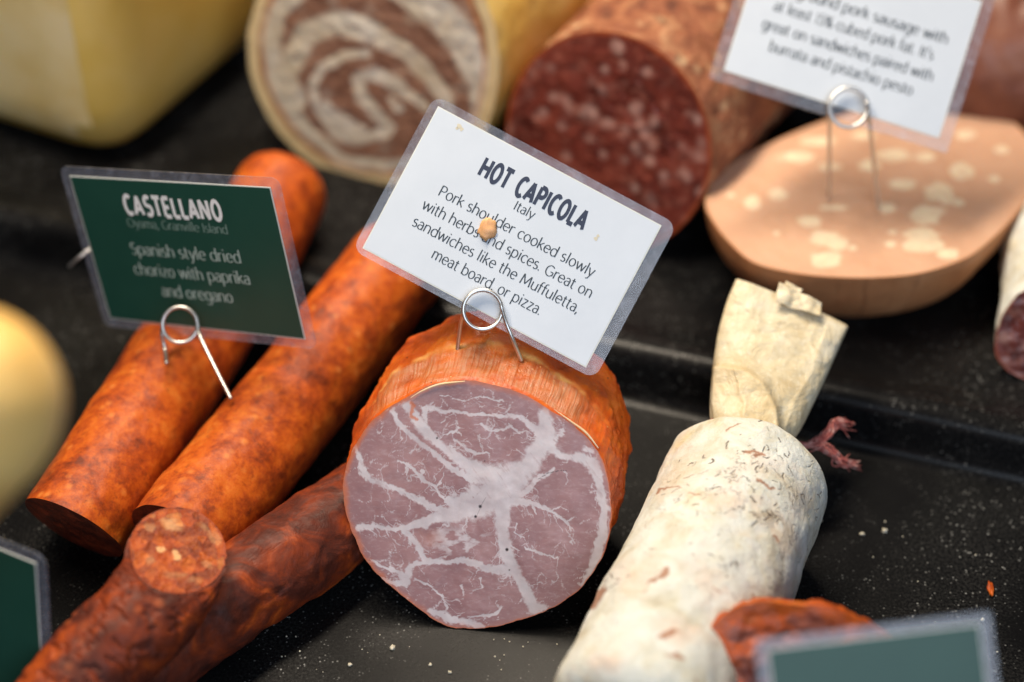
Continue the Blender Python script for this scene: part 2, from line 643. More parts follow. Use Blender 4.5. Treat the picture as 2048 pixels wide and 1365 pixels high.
def m_chop():
    "coarse chopped chorizo section: meat, fat and paprika"
    m = Mat('chopped_chorizo_section')
    w = m.n('ShaderNodeVectorMath', operation='ADD')
    m.set(w.inputs[0], m.co)
    nv = m.n('ShaderNodeTexNoise', Scale=180, Detail=2)
    m.set(nv.inputs['Vector'], m.co)
    sc = m.n('ShaderNodeVectorMath', operation='SCALE')
    m.set(sc.inputs[0], nv.outputs['Color'])
    sc.inputs['Scale'].default_value = 0.006
    m.set(w.inputs[1], sc.outputs[0])
    v = w.outputs[0]
    cell = m.voro(190, vec=v, out='Color')
    sep = m.n('ShaderNodeSeparateColor')
    m.set(sep.inputs[0], cell)
    c = m.ramp(sep.outputs[0], [(0.0, (0.11, 0.022, 0.010)), (0.28, (0.17, 0.032, 0.012)), (0.46, (0.40, 0.062, 0.007)), (0.74, (0.52, 0.11, 0.012)), (0.93, (0.56, 0.22, 0.06))], 'CONSTANT')
    c = m.mix(0.55, c, m.ramp(m.noise(300, 5, 0.65), [(0.3, (0.09, 0.016, 0.006)), (0.50, (0.34, 0.056, 0.007)), (0.70, (0.58, 0.15, 0.022))]))
    edge = m.ramp(m.voro(190, 'DISTANCE_TO_EDGE', vec=v), [(0.0, 1.0), (0.05, 0.0)])
    c = m.mix(m.math('MULTIPLY', edge, 0.55), c, (0.24, 0.028, 0.008))
    fat = m.attr('fat')
    c = m.mix(m.math('MULTIPLY', fat, 0.85), c, (0.74, 0.40, 0.17))
    rim = m.attr('rim')
    c = m.mix(rim, c, m.mix(m.noise(260, 3), (0.20, 0.025, 0.008), (0.44, 0.08, 0.012)))
    h = m.math('ADD', m.noise(330, 5, 0.65), m.math('MULTIPLY', m.voro(190, vec=v), 0.8))
    return m.done(c, 0.48, m.bump(h, 0.8, 0.0014), sss=0.08, sssr=(0.003, 0.001, 0.0005), spec=0.3)


def m_cap_face():
    m = Mat('capicola_section')
    fat = m.attr('fat')
    grain = m.noise(1.0, 4, 0.6, vec=m.map((420, 900, 900), (0, 0, 0.5)))
    meat = m.ramp(m.noise(60, 4), [(0.30, (0.275, 0.135, 0.140)), (0.55, (0.335, 0.175, 0.178)), (0.75, (0.40, 0.225, 0.225))])
    meat = m.mix(m.ramp(grain, [(0.50, 0.0), (0.74, 0.38)]), meat, (0.52, 0.39, 0.40))
    fatc = m.ramp(m.noise(130, 4), [(0.3, (0.50, 0.42, 0.44)), (0.65, (0.64, 0.565, 0.585))])
    f2 = m.math('ADD', fat, m.math('MULTIPLY', m.math('SUBTRACT', m.noise(480, 5, 0.7), 0.5), 0.9))
    c = m.mix(m.ramp(f2, [(0.10, 0.0), (0.85, 1.0)]), meat, fatc)
    c = m.mix(m.attr('pink'), c, (0.46, 0.22, 0.18))
    c = m.mix(m.attr('stain'), c, (0.58, 0.13, 0.018))
    c = m.mix(m.attr('hole'), c, (0.02, 0.008, 0.008))
    h = m.math('ADD', m.noise(260, 5, 0.65), m.math('MULTIPLY', f2, -0.4))
    return m.done(c, m.ramp(m.noise(180, 3), [(0.3, 0.30), (0.7, 0.46)]), m.bump(h, 0.10, 0.0006), sss=0.25, sssr=(0.004, 0.002, 0.0016), spec=0.6)


def m_cap_skin():
    m = Mat('capicola_paprika_skin')
    c = m.ramp(m.noise(55, 6, 0.62, dist=0.5), [(0.30, (0.26, 0.030, 0.004)), (0.46, (0.52, 0.080, 0.006)), (0.62, (0.66, 0.14, 0.010)), (0.80, (0.72, 0.24, 0.03))])
    band = m.attr('band')                       # dried bare muscle fibres beside the cut
    th = m.attr('around')
    cv = m.n('ShaderNodeCombineXYZ')
    m.set(cv.inputs[0], th)
    m.set(cv.inputs[1], m.attr('along'))
    fib = m.noise(1.0, 5, 0.68, dist=0.3, vec=m.n('ShaderNodeMapping', Vector=cv.outputs[0], Scale=(11, 1.6, 1)).outputs[0])
    fc = m.ramp(fib, [(0.34, (0.38, 0.075, 0.012)), (0.48, (0.48, 0.15, 0.05)), (0.60, (0.48, 0.21, 0.11)), (0.78, (0.60, 0.30, 0.15))])
    bw = m.math('MULTIPLY', band, m.ramp(m.noise(75, 4, 0.6, dist=0.6), [(0.36, 0.25), (0.56, 1.0)]))
    c = m.mix(bw, c, fc)
    c = m.mix(m.attr('lip'), c, (0.80, 0.42, 0.13))
    pep = m.ramp(m.voro(230), [(0.07, 1.0), (0.11, 0.0)])
    pk = m.ramp(m.noise(120, 1), [(0.55, 0.0), (0.58, 1.0)])
    c = m.mix(m.math('MULTIPLY', pep, pk), c, (0.03, 0.010, 0.004))
    lf = m.ramp(m.voro(300, vec=m.map((1, 1, 0.35), (0.4, 0.9, 0.2))), [(0.06, 1.0), (0.12, 0.0)])
    c = m.mix(m.math('MULTIPLY', m.math('MULTIPLY', lf, m.ramp(m.noise(90, 2), [(0.54, 0.0), (0.6, 1.0)])), 0.7), c, (0.80, 0.50, 0.20))
    h = m.math('ADD', m.noise(190, 5, 0.65), m.math('MULTIPLY', fib, band))
    return m.done(c, m.ramp(m.noise(150, 3), [(0.35, 0.28), (0.7, 0.5)]), m.bump(h, 0.5, 0.0012), sss=0.15, sssr=(0.005, 0.0015, 0.0004), spec=0.5)


def m_mold():
    m = Mat('white_mould_casing')
    c = m.ramp(m.noise(58, 6, 0.65, dist=0.5), [(0.30, (0.48, 0.42, 0.30)), (0.42, (0.62, 0.60, 0.50)), (0.53, (0.69, 0.70, 0.645)), (0.75, (0.74, 0.76, 0.735))])
    pink = m.ramp(m.noise(34, 4, 0.65, dist=0.5), [(0.56, 0.0), (0.70, 1.0)])
    c = m.mix(m.math('MULTIPLY', pink, 0.32), c, (0.72, 0.45, 0.30))
    grey = m.ramp(m.noise(75, 5, 0.65), [(0.60, 0.0), (0.72, 1.0)])
    c = m.mix(m.math('MULTIPLY', grey, 0.45), c, (0.56, 0.55, 0.47))
    yel = m.ramp(m.noise(44, 4, 0.6, vec=m.map((1, 1, 1), (1, 2, 0.3))), [(0.60, 0.0), (0.72, 1.0)])
    c = m.mix(m.math('MULTIPLY', yel, 0.45), c, (0.72, 0.60, 0.30))
    c = m.mix(m.attr('blush'), c, (0.70, 0.40, 0.24))
    c = m.mix(m.attr('brown'), c, (0.34, 0.14, 0.07))
    c = m.mix(m.attr('fleck'), c, (0.10, 0.055, 0.03))
    h = m.math('ADD', m.noise(150, 8, 0.72, dist=0.8), m.math('MULTIPLY', m.noise(620, 4), 0.35))
    h = m.math('SUBTRACT', h, m.math('MULTIPLY', m.attr('fleck'), 0.5))
    return m.done(c, 0.72, m.bump(h, 0.8, 0.0016), sss=0.12, sssr=(0.003, 0.002, 0.0013), spec=0.3)


def m_casing_paper():
    m = Mat('dry_casing')
    c = m.ramp(m.noise(60, 6, 0.65, dist=0.4), [(0.32, (0.52, 0.40, 0.23)), (0.5, (0.64, 0.54, 0.36)), (0.7, (0.72, 0.65, 0.50))])
    sp = m.ramp(m.noise(520, 4, 0.7), [(0.56, 0.0), (0.7, 1.0)])
    c = m.mix(m.math('MULTIPLY', sp, 0.5), c, (0.85, 0.80, 0.68))
    c = m.mix(m.attr('fold'), c, (0.58, 0.40, 0.18))
    h = m.math('ADD', m.noise(70, 5, 0.6, dist=1.6), m.math('MULTIPLY', m.noise(420, 3), 0.25))
    return m.done(c, 0.45, m.bump(h, 0.6, 0.0022), sss=0.15, sssr=(0.004, 0.003, 0.0018), spec=0.4)


def m_mort_face():
    m = Mat('mortadella_section')
    base = m.ramp(m.noise(40, 5), [(0.3, (0.55, 0.310, 0.195)), (0.7, (0.61, 0.365, 0.240))])
    fat = m.attr('fat')
    c = m.mix(fat, base, (0.74, 0.61, 0.43))
    pep = m.ramp(m.voro(120), [(0.05, 1.0), (0.08, 0.0)])
    c = m.mix(m.math('MULTIPLY', m.math('MULTIPLY', pep, m.ramp(m.noise(70, 1), [(0.6, 0.0), (0.64, 1.0)])), 0.7), c, (0.35, 0.12, 0.06))
    c = m.mix(m.attr('rim'), c, (0.50, 0.19, 0.06))
    return m.done(c, 0.42, m.bump(m.noise(220, 4), 0.15, 0.001), sss=0.25, sssr=(0.006, 0.003, 0.0015), spec=0.4)


def m_mort_skin():
    m = Mat('mortadella_skin')
    c = m.ramp(m.noise(1.0, 5, 0.6, vec=m.map((60, 60, 30))), [(0.25, (0.36, 0.140, 0.055)), (0.55, (0.46, 0.20, 0.085)), (0.75, (0.55, 0.26, 0.12))])
    c = m.mix(m.attr('seam'), c, (0.16, 0.05, 0.02))
    return m.done(c, 0.45, m.bump(m.noise(110, 4), 0.3, 0.001), sss=0.15, sssr=(0.005, 0.002, 0.001))


def m_sal_face():
    m = Mat('coarse_salami_section')
    meat = m.ramp(m.noise(70, 5, 0.6), [(0.3, (0.060, 0.011, 0.008)), (0.5, (0.13, 0.023, 0.015)), (0.72, (0.22, 0.050, 0.030))])
    ch = m.ramp(m.voro(125, 'SMOOTH_F1'), [(0.16, 1.0), (0.40, 0.0)])
    pk = m.ramp(m.noise(60, 2), [(0.38, 0.0), (0.56, 1.0)])
    c = m.mix(m.math('MULTIPLY', m.math('MULTIPLY', ch, pk), 0.7), meat, (0.48, 0.28, 0.23))
    c = m.mix(m.math('MULTIPLY', m.ramp(m.noise(160, 4), [(0.55, 0.0), (0.7, 1.0)]), 0.5), c, (0.36, 0.13, 0.09))
    c = m.mix(m.attr('rim'), c, (0.30, 0.055, 0.016))
    return m.done(c, 0.36, m.bump(m.noise(150, 4), 0.4, 0.001), sss=0.12, sssr=(0.004, 0.001, 0.0008))


def m_sal_skin():
    m = Mat('peppery_salami_casing')
    c = m.ramp(m.noise(62, 7, 0.7, dist=0.6), [(0.32, (0.10, 0.028, 0.014)), (0.43, (0.25, 0.074, 0.032)), (0.54, (0.38, 0.14, 0.062)), (0.66, (0.58, 0.33, 0.17))])
    ch = m.ramp(m.voro(85), [(0.14, 1.0), (0.36, 0.0)])
    pk = m.ramp(m.noise(45, 2), [(0.46, 0.0), (0.56, 1.0)])
    c = m.mix(m.math('MULTIPLY', m.math('MULTIPLY', ch, pk), 0.85), c, (0.68, 0.46, 0.26))
    dk = m.ramp(m.noise(110, 4), [(0.60, 0.0), (0.68, 1.0)])
    c = m.mix(m.math('MULTIPLY', dk, 0.6), c, (0.10, 0.05, 0.025))
    return m.done(c, 0.6, m.bump(m.noise(110, 7, 0.7), 1.0, 0.004), sss=0.05)


def m_panc_face():
    m = Mat('rolled_belly_section')
    meat = m.ramp(m.noise(60, 5, 0.6, dist=0.6), [(0.3, (0.17, 0.078, 0.048)), (0.55, (0.23, 0.115, 0.074)), (0.75, (0.31, 0.17, 0.11))])
    fat = m.ramp(m.noise(35, 3), [(0.3, (0.50, 0.41, 0.29)), (0.7, (0.60, 0.55, 0.48))])
    c = m.mix(m.attr('fat'), meat, fat)
    c = m.mix(m.attr('amber'), c, (0.52, 0.20, 0.05))
    c = m.mix(m.attr('rind'), c, (0.66, 0.50, 0.27))
    return m.done(c, 0.42, m.bump(m.noise(160, 4), 0.25, 0.001), sss=0.2, sssr=(0.005, 0.003, 0.002))


def m_plain(name, cols, scale=30, rough=0.5, bump=0.2, sss=0.2, sssr=(0.006, 0.004, 0.0015), bs=90, vec=None, spec=0.4, coat=0.0):
    m = Mat(name)
    v = m.map(vec) if vec else None
    n = len(cols)
    c = m.ramp(m.noise(scale, 5, 0.6, vec=v), [(0.3 + 0.42 * i / max(1, n - 1), k) for i, k in enumerate(cols)])
    return m.done(c, rough, m.bump(m.noise(bs, 4), bump, 0.001) if bump else None, sss=sss, sssr=sssr, spec=spec, coat=coat)


def m_laminate():
    m = Mat('clear_laminate')
    t = m.t
    tr = m.n('ShaderNodeBsdfTransparent')
    tr.inputs[0].default_value = (0.93, 0.94, 0.96, 1)
    gl = m.n('ShaderNodeBsdfGlossy')
    gl.inputs['Roughness'].default_value = 0.16
    m.set(gl.inputs['Normal'], m.bump(m.noise(130, 2), 0.06, 0.001))
    df = m.n('ShaderNodeBsdfDiffuse')
    df.inputs[0].default_value = (0.60, 0.64, 0.78, 1)  # milky film; its bluish reflected sheen is partly painted into this colour
    fr = m.n('ShaderNodeFresnel', IOR=1.5)
    a = m.n('ShaderNodeMixShader')
    scr_sheen = m.ramp(m.noise(240, 6, 0.75, dist=1.2), [(0.48, 0.07), (0.78, 0.26)])  # scuffs and painted sheen share this patchy mask
    m.set(a.inputs[0], scr_sheen)
    t.links.new(tr.outputs[0], a.inputs[1])
    t.links.new(df.outputs[0], a.inputs[2])
    b = m.n('ShaderNodeMixShader')
    front = m.math('SUBTRACT', 1.0, m.n('ShaderNodeNewGeometry').outputs['Backfacing'])
    m.set(b.inputs[0], m.math('MULTIPLY', m.math('MULTIPLY', fr.outputs[0], 1.1), front))
    t.links.new(a.outputs[0], b.inputs[1])
    t.links.new(gl.outputs[0], b.inputs[2])
    t.links.new(b.outputs[0], m.out.inputs[0])
    return m.m


def m_film():
    "the laminate over the print: clear, a faint gloss"
    m = Mat('clear_film')
    return m.done((0.5, 0.5, 0.5), 0.2)


TRAY = m_tray()
ORANGE, CUTOR, DARK, CHOP = m_orange(), m_cut_orange(), m_dark(), m_chop()
CAPF, CAPS_SKIN = m_cap_face(), m_cap_skin()
MOLD, CASING = m_mold(), m_casing_paper()
MORTF, MORTS = m_mort_face(), m_mort_skin()
SALF, SALS = m_sal_face(), m_sal_skin()
PANCF = m_panc_face()
RIND = m_plain('cream_rind', [(0.56, 0.30, 0.05), (0.70, 0.44, 0.10), (0.76, 0.54, 0.20)], 35, 0.45)
CHEESE = m_plain('yellow_cheese', [(0.60, 0.38, 0.07), (0.68, 0.46, 0.10), (0.74, 0.53, 0.16)], 18, 0.5)
CHEESE_PALE = m_plain('pale_cheese_cut', [(0.66, 0.46, 0.16), (0.74, 0.57, 0.27), (0.78, 0.64, 0.38)], 22, 0.5)
LOGCHEESE = m_plain('provolone_rind', [(0.80, 0.46, 0.12), (0.86, 0.56, 0.19), (0.90, 0.66, 0.28)], 24, 0.4)
YELLOWWRAP = m_plain('yellow_rind', [(0.40, 0.24, 0.03), (0.60, 0.42, 0.07), (0.70, 0.55, 0.16)], 26, 0.45)
BROWNMEAT = m_plain('smoked_brown_meat', [(0.09, 0.025, 0.014), (0.17, 0.055, 0.030), (0.25, 0.10, 0.055)], 28, 0.42, 0.4)
REDMEAT = m_plain('reddish_meat', [(0.20, 0.050, 0.018), (0.32, 0.095, 0.035)], 30, 0.5, 0.4)
LAMINATE = m_laminate()
PAPERW = m_plain('white_card', [(0.54, 0.585, 0.65), (0.58, 0.625, 0.69)], 60, 0.35, 0.03, 0.0, spec=0.5)
PAPERG = m_plain('green_card', [(0.012, 0.060, 0.042), (0.015, 0.068, 0.048)], 60, 0.4, 0.03, 0.0)
PAPEREDGE = m_plain('card_edge', [(0.60, 0.62, 0.58), (0.66, 0.68, 0.64)], 60, 0.6, 0, 0.0)
INKNAVY = m_plain('navy_ink', [(0.022, 0.030, 0.062), (0.030, 0.040, 0.075)], 400, 0.5, 0, 0.0)
INKDARK = m_plain('dark_ink', [(0.030, 0.040, 0.050), (0.040, 0.050, 0.060)], 400, 0.5, 0, 0.0)
INKWHITE = m_plain('white_ink', [(0.78, 0.80, 0.80), (0.82, 0.84, 0.84)], 400, 0.5, 0, 0.0)
INKGREY = m_plain('grey_green_ink', [(0.34, 0.44, 0.40), (0.38, 0.48, 0.44)], 400, 0.5, 0, 0.0)
INKFAINT = m_plain('faint_ink', [(0.20, 0.30, 0.26), (0.22, 0.32, 0.28)], 400, 0.5, 0, 0.0)
STAIN = m_plain('buff_stain', [(0.55, 0.50, 0.38), (0.60, 0.56, 0.45)], 300, 0.5, 0, 0.0)
TWINE = m_plain('red_twine_fibre', [(0.28, 0.05, 0.045), (0.44, 0.13, 0.11), (0.66, 0.44, 0.40)], 420, 0.8, 0.6, 0.0, bs=900)
CRUMB = m_plain('orange_crumb', [(0.62, 0.30, 0.12), (0.74, 0.42, 0.22)], 200, 0.5, 0.3, 0.2)
CRUMBW = m_plain('pale_crumb', [(0.50, 0.46, 0.36), (0.62, 0.58, 0.48)], 300, 0.7, 0.4, 0.0)
SKINFLAP = m_plain('dry_skin_edge', [(0.72, 0.46, 0.24), (0.80, 0.60, 0.40)], 120, 0.45, 0.2, 0.2)
BLACKSHEET = m_plain('black_gloss_plastic', [(0.004, 0.004, 0.006), (0.006, 0.006, 0.008)], 40, 0.30, 0.02, 0.0, spec=0.4)
_w = Mat('steel_wire')
WIRE = _w.done((0.66, 0.64, 0.61), 0.36, metal=1.0)


# ------------------------------------------------------------------ the display tray: low front level, step, higher back level
ZB = 0.018
s1, s2 = H(1250, 676, ZB), H(2048, 846, ZB)
tdir = unit([s2[0] - s1[0], s2[1] - s1[1], 0])
ndir = np.array([-tdir[1], tdir[0], 0])
prof = [(-0.75, 0), (-0.30, 0), (-0.10, 0), (-0.022, 0)]
prof += [(-0.022 + 0.007 * math.sin(a), 0.007 * (1 - math.cos(a))) for a in np.radians([20, 40, 60, 78])]
prof += [(-0.0135, 0.012)]
prof += [(-0.006 - 0.007 * math.cos(a), ZB - 0.003 + 0.007 * math.sin(a)) for a in np.radians([10, 30, 50, 70, 90])]
prof += [(-0.001, ZB + 0.0036), (0.004, ZB + 0.002), (0.009, ZB + 0.0004), (0.014, ZB), (0.06, ZB), (0.3, ZB), (1.4, ZB)]
ls = np.linspace(-1.3, 1.1, 25)
V = np.array([[np.array([s1[0], s1[1], 0]) + tdir * l + ndir * d + np.array([0, 0, z]) for l in ls] for d, z in prof])
o = mesh_obj('counter', V.reshape(-1, 3), grid_faces(len(prof), len(ls), False, True), TRAY)
o['kind'] = 'structure'


def round_slab(pts2, thick, origin, ux, uy, uz):
    n = len(pts2)
    V = [origin + ux * p[0] + uy * p[1] + uz * h for h in (0, thick) for p in pts2]
    F = [tuple(range(n))[::-1], tuple(range(n, 2 * n))] + [(i, (i + 1) % n, n + (i + 1) % n, n + i) for i in range(n)]
    return V, F


# ------------------------------------------------------------------ hot capicola
def poly_px(crop, ox, oy, s):
    return [(ox + x / s, oy + y / s) for x, y in crop]


CS = 1408 / 660.0
out_c = [(330, 285), (440, 232), (570, 215), (720, 238), (830, 280), (930, 335), (1050, 415), (1140, 515), (1188, 640), (1200, 780),
         (1188, 890), (1140, 1010), (1060, 1110), (960, 1180), (850, 1225), (700, 1268), (560, 1275), (480, 1255), (400, 1205),
         (260, 1095), (165, 1000), (105, 890), (68, 770), (58, 650), (85, 540), (130, 450), (195, 375), (260, 325)]
gp = H(945, 1262, 0.0)
nf = unit([-0.10, -math.cos(math.radians(33)), math.sin(math.radians(33))])
ring_px = catmull(np.array(poly_px(out_c, 660, 660, CS)), 560, True)
_n = fbm(np.stack([ring_px[:, 0], ring_px[:, 1], 0 * ring_px[:, 0]], 1), 1 / 26., 4)
_c = ring_px.mean(0)
ring_px = _c + (ring_px - _c) * (1 + 0.007 * _n)[:, None]
ring = np.array([onplane(x, y, gp, nf) for x, y in ring_px])
cc = ring.mean(0)
CAPC = cc.copy()
cap = thing('capicola', 'cut half of cured pork shoulder with orange paprika skin and pale marbled face', 'cured meat', (cc[0], cc[1] + 0.02, 0))
V, F, rho = disc(ring, 230, 0.0002, 90)
X, Y = proj(V)
cx_, cy_ = (X - 660) * CS, (Y - 660) * CS
wx = fbm(np.stack([cx_, cy_, 0 * cx_], 1), 1 / 90., 4) * 13 + fbm(np.stack([cx_, cy_, 0 * cx_ + 5], 1), 1 / 22., 3) * 6
wy = fbm(np.stack([cx_, cy_, 0 * cx_ + 9], 1), 1 / 90., 4) * 13 + fbm(np.stack([cx_, cy_, 0 * cx_ + 13], 1), 1 / 22., 3) * 6
sx_, sy_ = cx_ + wx, cy_ + wy
lines = [
    [(330, 320, 34), (400, 425, 44), (470, 490, 34), (560, 560, 44), (650, 620, 80), (720, 640, 120)],
    [(272, 350, 26), (285, 385, 20), (330, 440, 18), (430, 515, 18), (520, 595, 22), (620, 645, 30)],
    [(400, 330, 26), (520, 345, 12), (680, 365, 12), (820, 375, 18), (870, 420, 26), (910, 460, 60)],
    [(405, 345, 22), (420, 420, 18), (470, 480, 16)],
    [(915, 365, 56), (920, 450, 84), (890, 520, 74), (840, 590, 84), (760, 640, 130), (720, 700, 140)],
    [(720, 700, 140), (640, 745, 110), (540, 785, 64), (440, 805, 46), (380, 835, 34), (310, 850, 24)],
    [(115, 460, 16), (120, 540, 16), (140, 610, 28), (175, 640, 26), (250, 670, 22), (340, 705, 20), (430, 750, 26), (520, 785, 34)],
    [(730, 700, 110), (740, 780, 64), (735, 870, 48), (755, 960, 54), (800, 1050, 42), (840, 1130, 44), (870, 1190, 44), (915, 1190, 26)],
    [(310, 850, 24), (370, 910, 20), (400, 980, 26), (480, 992, 22), (560, 985, 30), (640, 1005, 32), (760, 1030, 44)],
    [(125, 850, 26), (200, 842, 22), (310, 850, 16)],
    [(910, 470, 70), (980, 525, 44), (1060, 540, 46), (1120, 575, 46), (1152, 650, 36), (1168, 760, 34), (1160, 900, 40), (1135, 990, 46), (1080, 1090, 26)],
    [(760, 725, 50), (850, 740, 24), (930, 770, 14), (1000, 812, 9), (1050, 800, 6)],
    [(870, 745, 10), (885, 790, 5)],
    [(1000, 812, 8), (1025, 840, 4)],
    [(330, 1080, 34), (300, 1040, 15), (240, 1012, 12), (180, 985, 10)],
    [(330, 1070, 26), (340, 1010, 20), (400, 985, 14)],
    [(190, 1040, 12), (280, 1085, 18), (330, 1080, 20)],
    [(420, 1195, 20), (520, 1232, 30), (640, 1262, 22)],
    [(360, 1065, 8), (430, 1095, 7), (480, 1135, 8), (510, 1195, 5)],
    [(590, 1222, 8), (700, 1218, 13), (730, 1190, 13)],
    [(290, 565, 7), (345, 585, 12), (400, 640, 14), (450, 668, 12), (490, 730, 10), (530, 760, 22)],
    [(345, 585, 9), (330, 620, 5)], [(400, 600, 7), (385, 645, 6)], [(455, 668, 7), (480, 640, 6), (500, 620, 3)],
    [(530, 470, 9), (580, 503, 12), (620, 528, 12), (672, 520, 9)],
    [(640, 405, 8), (690, 432, 14), (770, 405, 9), (810, 440, 5)],
    [(480, 445, 5), (515, 435, 8), (555, 442, 5)],
    [(1000, 430, 12), (965, 465, 14)], [(1080, 500, 24), (1120, 520, 18)],
    [(835, 930, 7), (900, 952, 8), (970, 965, 5)], [(560, 1090, 7), (570, 1130, 5)], [(640, 1060, 8), (655, 1110, 5)],
    [(560, 300, 4), (660, 290, 7), (740, 300, 3)], [(470, 275, 4), (560, 300, 4)],
    [(930, 420, 40), (900, 380, 30)], [(750, 730, 40), (820, 690, 34), (890, 630, 26), (950, 590, 14)],
    [(610, 680, 60), (540, 740, 46), (500, 720, 20)],
    [(800, 830, 6), (790, 870, 5), (830, 890, 5)],
]
fray = fbm(np.stack([cx_, cy_, 0 * cx_], 1), 1 / 16., 4, off=21)
fat = np.zeros(len(X))
rb = np.random.default_rng(31)
twigs = []
for ln in lines:
    d = seg_dist(sx_, sy_, ln)
    wm = np.mean([q[2] for q in ln])
    fat = np.maximum(fat, 1 - smooth(0.62, 1.5, d + 0.45 * fray * min(1, 26 / wm)))
    for (x0, y0, w0), (x1, y1, w1) in zip(ln[:-1], ln[1:]):
        Lg = math.hypot(x1 - x0, y1 - y0)
        for _ in range(rb.poisson(Lg / 42)):
            t = rb.uniform()
            a = math.atan2(y1 - y0, x1 - x0) + rb.choice([-1, 1]) * rb.uniform(0.5, 1.5)
            w = rb.uniform(4, 9)
            x, y = x0 + t * (x1 - x0), y0 + t * (y1 - y0)
            pts = [(x, y, w)]
            off = 0.5 * (w0 + t * (w1 - w0))
            n_ = rb.integers(3, 7)
            for k in range(n_):
                st = (off + 8) if k == 0 else 13
                x, y = x + st * math.cos(a), y + st * math.sin(a)
                a += rb.normal(0, 0.5)
                pts.append((x, y, max(1.5, w * (1 - (k + 1) / (n_ + 0.5)))))
                if k > 0 and rb.uniform() < 0.35:
                    a2 = a + rb.choice([-1, 1]) * rb.uniform(0.6, 1.2)
                    twigs.append(([(x, y, w * 0.6), (x + 12 * math.cos(a2), y + 12 * math.sin(a2), w * 0.4), (x + 22 * math.cos(a2 + .4), y + 22 * math.sin(a2 + .4), 1.2)], rb.uniform(0.4, 0.8)))
            twigs.append((pts, rb.uniform(0.45, 0.95)))
for pts, k in twigs:
    fat = np.maximum(fat, k * (1 - smooth(0.4, 1.8, seg_dist(sx_, sy_, pts))))
strand = fbm(np.stack([(cx_ * 0.8 - cy_ * 0.6) / 14, (cx_ * 0.6 + cy_ * 0.8) / 120, 0 * cx_], 1), 1.0, 4, off=40)
fat *= 1 - 0.30 * smooth(0.1, 0.6, strand) * (cy_ < 720)
r2 = np.random.default_rng(11)
veins = []
for _ in range(260):
    x, y = r2.uniform(90, 1160), r2.uniform(240, 1240)
    a = r2.normal(0.35, 0.9)
    w = r2.uniform(2.0, 5.0)
    pts = [(x, y, w)]
    for k in range(r2.integers(2, 6)):
        a += r2.normal(0, 0.7)
        x, y = x + 17 * math.cos(a), y + 17 * math.sin(a)
        pts.append((x, y, w * r2.uniform(0.5, 1.1)))
    veins.append((pts, r2.uniform(0.25, 0.8)))
for pts, k in veins:
    fat = np.maximum(fat, k * (1 - smooth(0.5, 1.9, seg_dist(sx_, sy_, pts))))
# translucent fatty muscle below the middle
soft = 1 - smooth(0.3, 1.2, np.hypot((sx_ - 560) / 190, (sy_ - 905) / 85))
soft *= smooth(-0.2, 0.3, fbm(np.stack([cx_, cy_ * 2.2, 0 * cx_], 1), 1 / 70., 4, off=3.3))
lens = 1 - smooth(0.75, 1.05, np.hypot((sx_ - 655) / 85, (sy_ - 955) / 42))
fat = np.maximum(fat, 0.7 * soft * (1 - lens))
eye2 = 1 - smooth(0.8, 1.1, np.hypot((sx_ - 1020) / 62, (sy_ - 490) / 42))
fat = np.where(eye2 > 0.2, fat * (1 - 0.8 * eye2), fat)
edge_in = (1 - rho)
ang = np.arctan2(V[:, 2] - cc[2], V[:, 0] - cc[0])
nz = fbm(np.stack([cx_, cy_, 0 * cx_], 1), 1 / 60., 4, off=8)
stain = 0.8 * (1 - smooth(0.001, 0.014 + 0.012 * np.clip(nz, -0.4, 1), edge_in))
stain = np.maximum(stain, 0.42 * (1 + 0.9 * np.clip(-np.cos(ang + 0.6), -1, 1)) * (1 - smooth(0, 0.055, edge_in + 0.02 * nz)))
stain = np.maximum(stain, 0.75 * (1 - smooth(0.5, 1.3, seg_dist(sx_, sy_, [(345, 310, 20), (350, 370, 20), (375, 385, 12)]))))
pink = 0.5 * (1 - smooth(0.2, 1.2, np.hypot((sx_ - 430) / 70, (sy_ - 890) / 40))) + 0.25 * (1 - smooth(0.2, 1.1, np.hypot((sx_ - 1150) / 40, (sy_ - 560) / 60)))
hole = np.zeros(len(X))
for hx, hy, hr in ((641, 754, 8), (621, 797, 7), (755, 938, 8), (765, 1025, 4), (457, 462, 5), (660, 560, 3)):
    hole = np.maximum(hole, 1 - smooth(0.5, 1.2, np.hypot(cx_ - hx, cy_ - hy) / hr))
hole = np.maximum(hole, 0.8 * (1 - smooth(0.5, 1.3, seg_dist(cx_, cy_, [(885, 640, 2), (930, 612, 3.5), (985, 600, 3), (1010, 602, 2)]))))
hole = np.maximum(hole, 0.5 * (1 - smooth(0.5, 1.3, seg_dist(cx_, cy_, [(628, 790, 2), (650, 740, 3), (665, 715, 2)]))))
mesh_obj('cut_face', V, orient(F, V), CAPF, cap, dict(fat=fat, stain=stain, pink=np.clip(pink, 0, 1), hole=hole))

# body behind the face: bare fibre band, skin ridge, then the rounded paprika-covered rest
ax = unit([0.20, 0.98, -0.02])
Ls = [0, 0.0012, 0.003, 0.006, 0.009, 0.012, 0.0145, 0.0165, 0.018, 0.0195, 0.021, 0.0225, 0.024, 0.027, 0.031, 0.035, 0.039, 0.043, 0.047, 0.051, 0.054, 0.056, 0.0575]
sc = [1.0, 1.006, 1.009, 1.010, 1.012, 1.016, 1.020, 1.026, 1.032, 1.036, 1.036, 1.033, 1.030, 1.028, 1.026, 1.022, 1.012, 0.99, 0.95, 0.88, 0.78, 0.66, 0.50]
Lf = np.linspace(0, Ls[-1], 90)
Sf = np.interp(Lf, Ls, sc)
P = cc + (ring - cc)[None] * Sf[:, None, None] + ax[None, None] * Lf[:, None, None]
P[..., 2] = np.where(P[..., 2] < 0.0005, 0.0005 + 0.05 * P[..., 2] * 0, P[..., 2])
thc = np.arctan2(ring[:, 2] - cc[2], ring[:, 0] - cc[0])
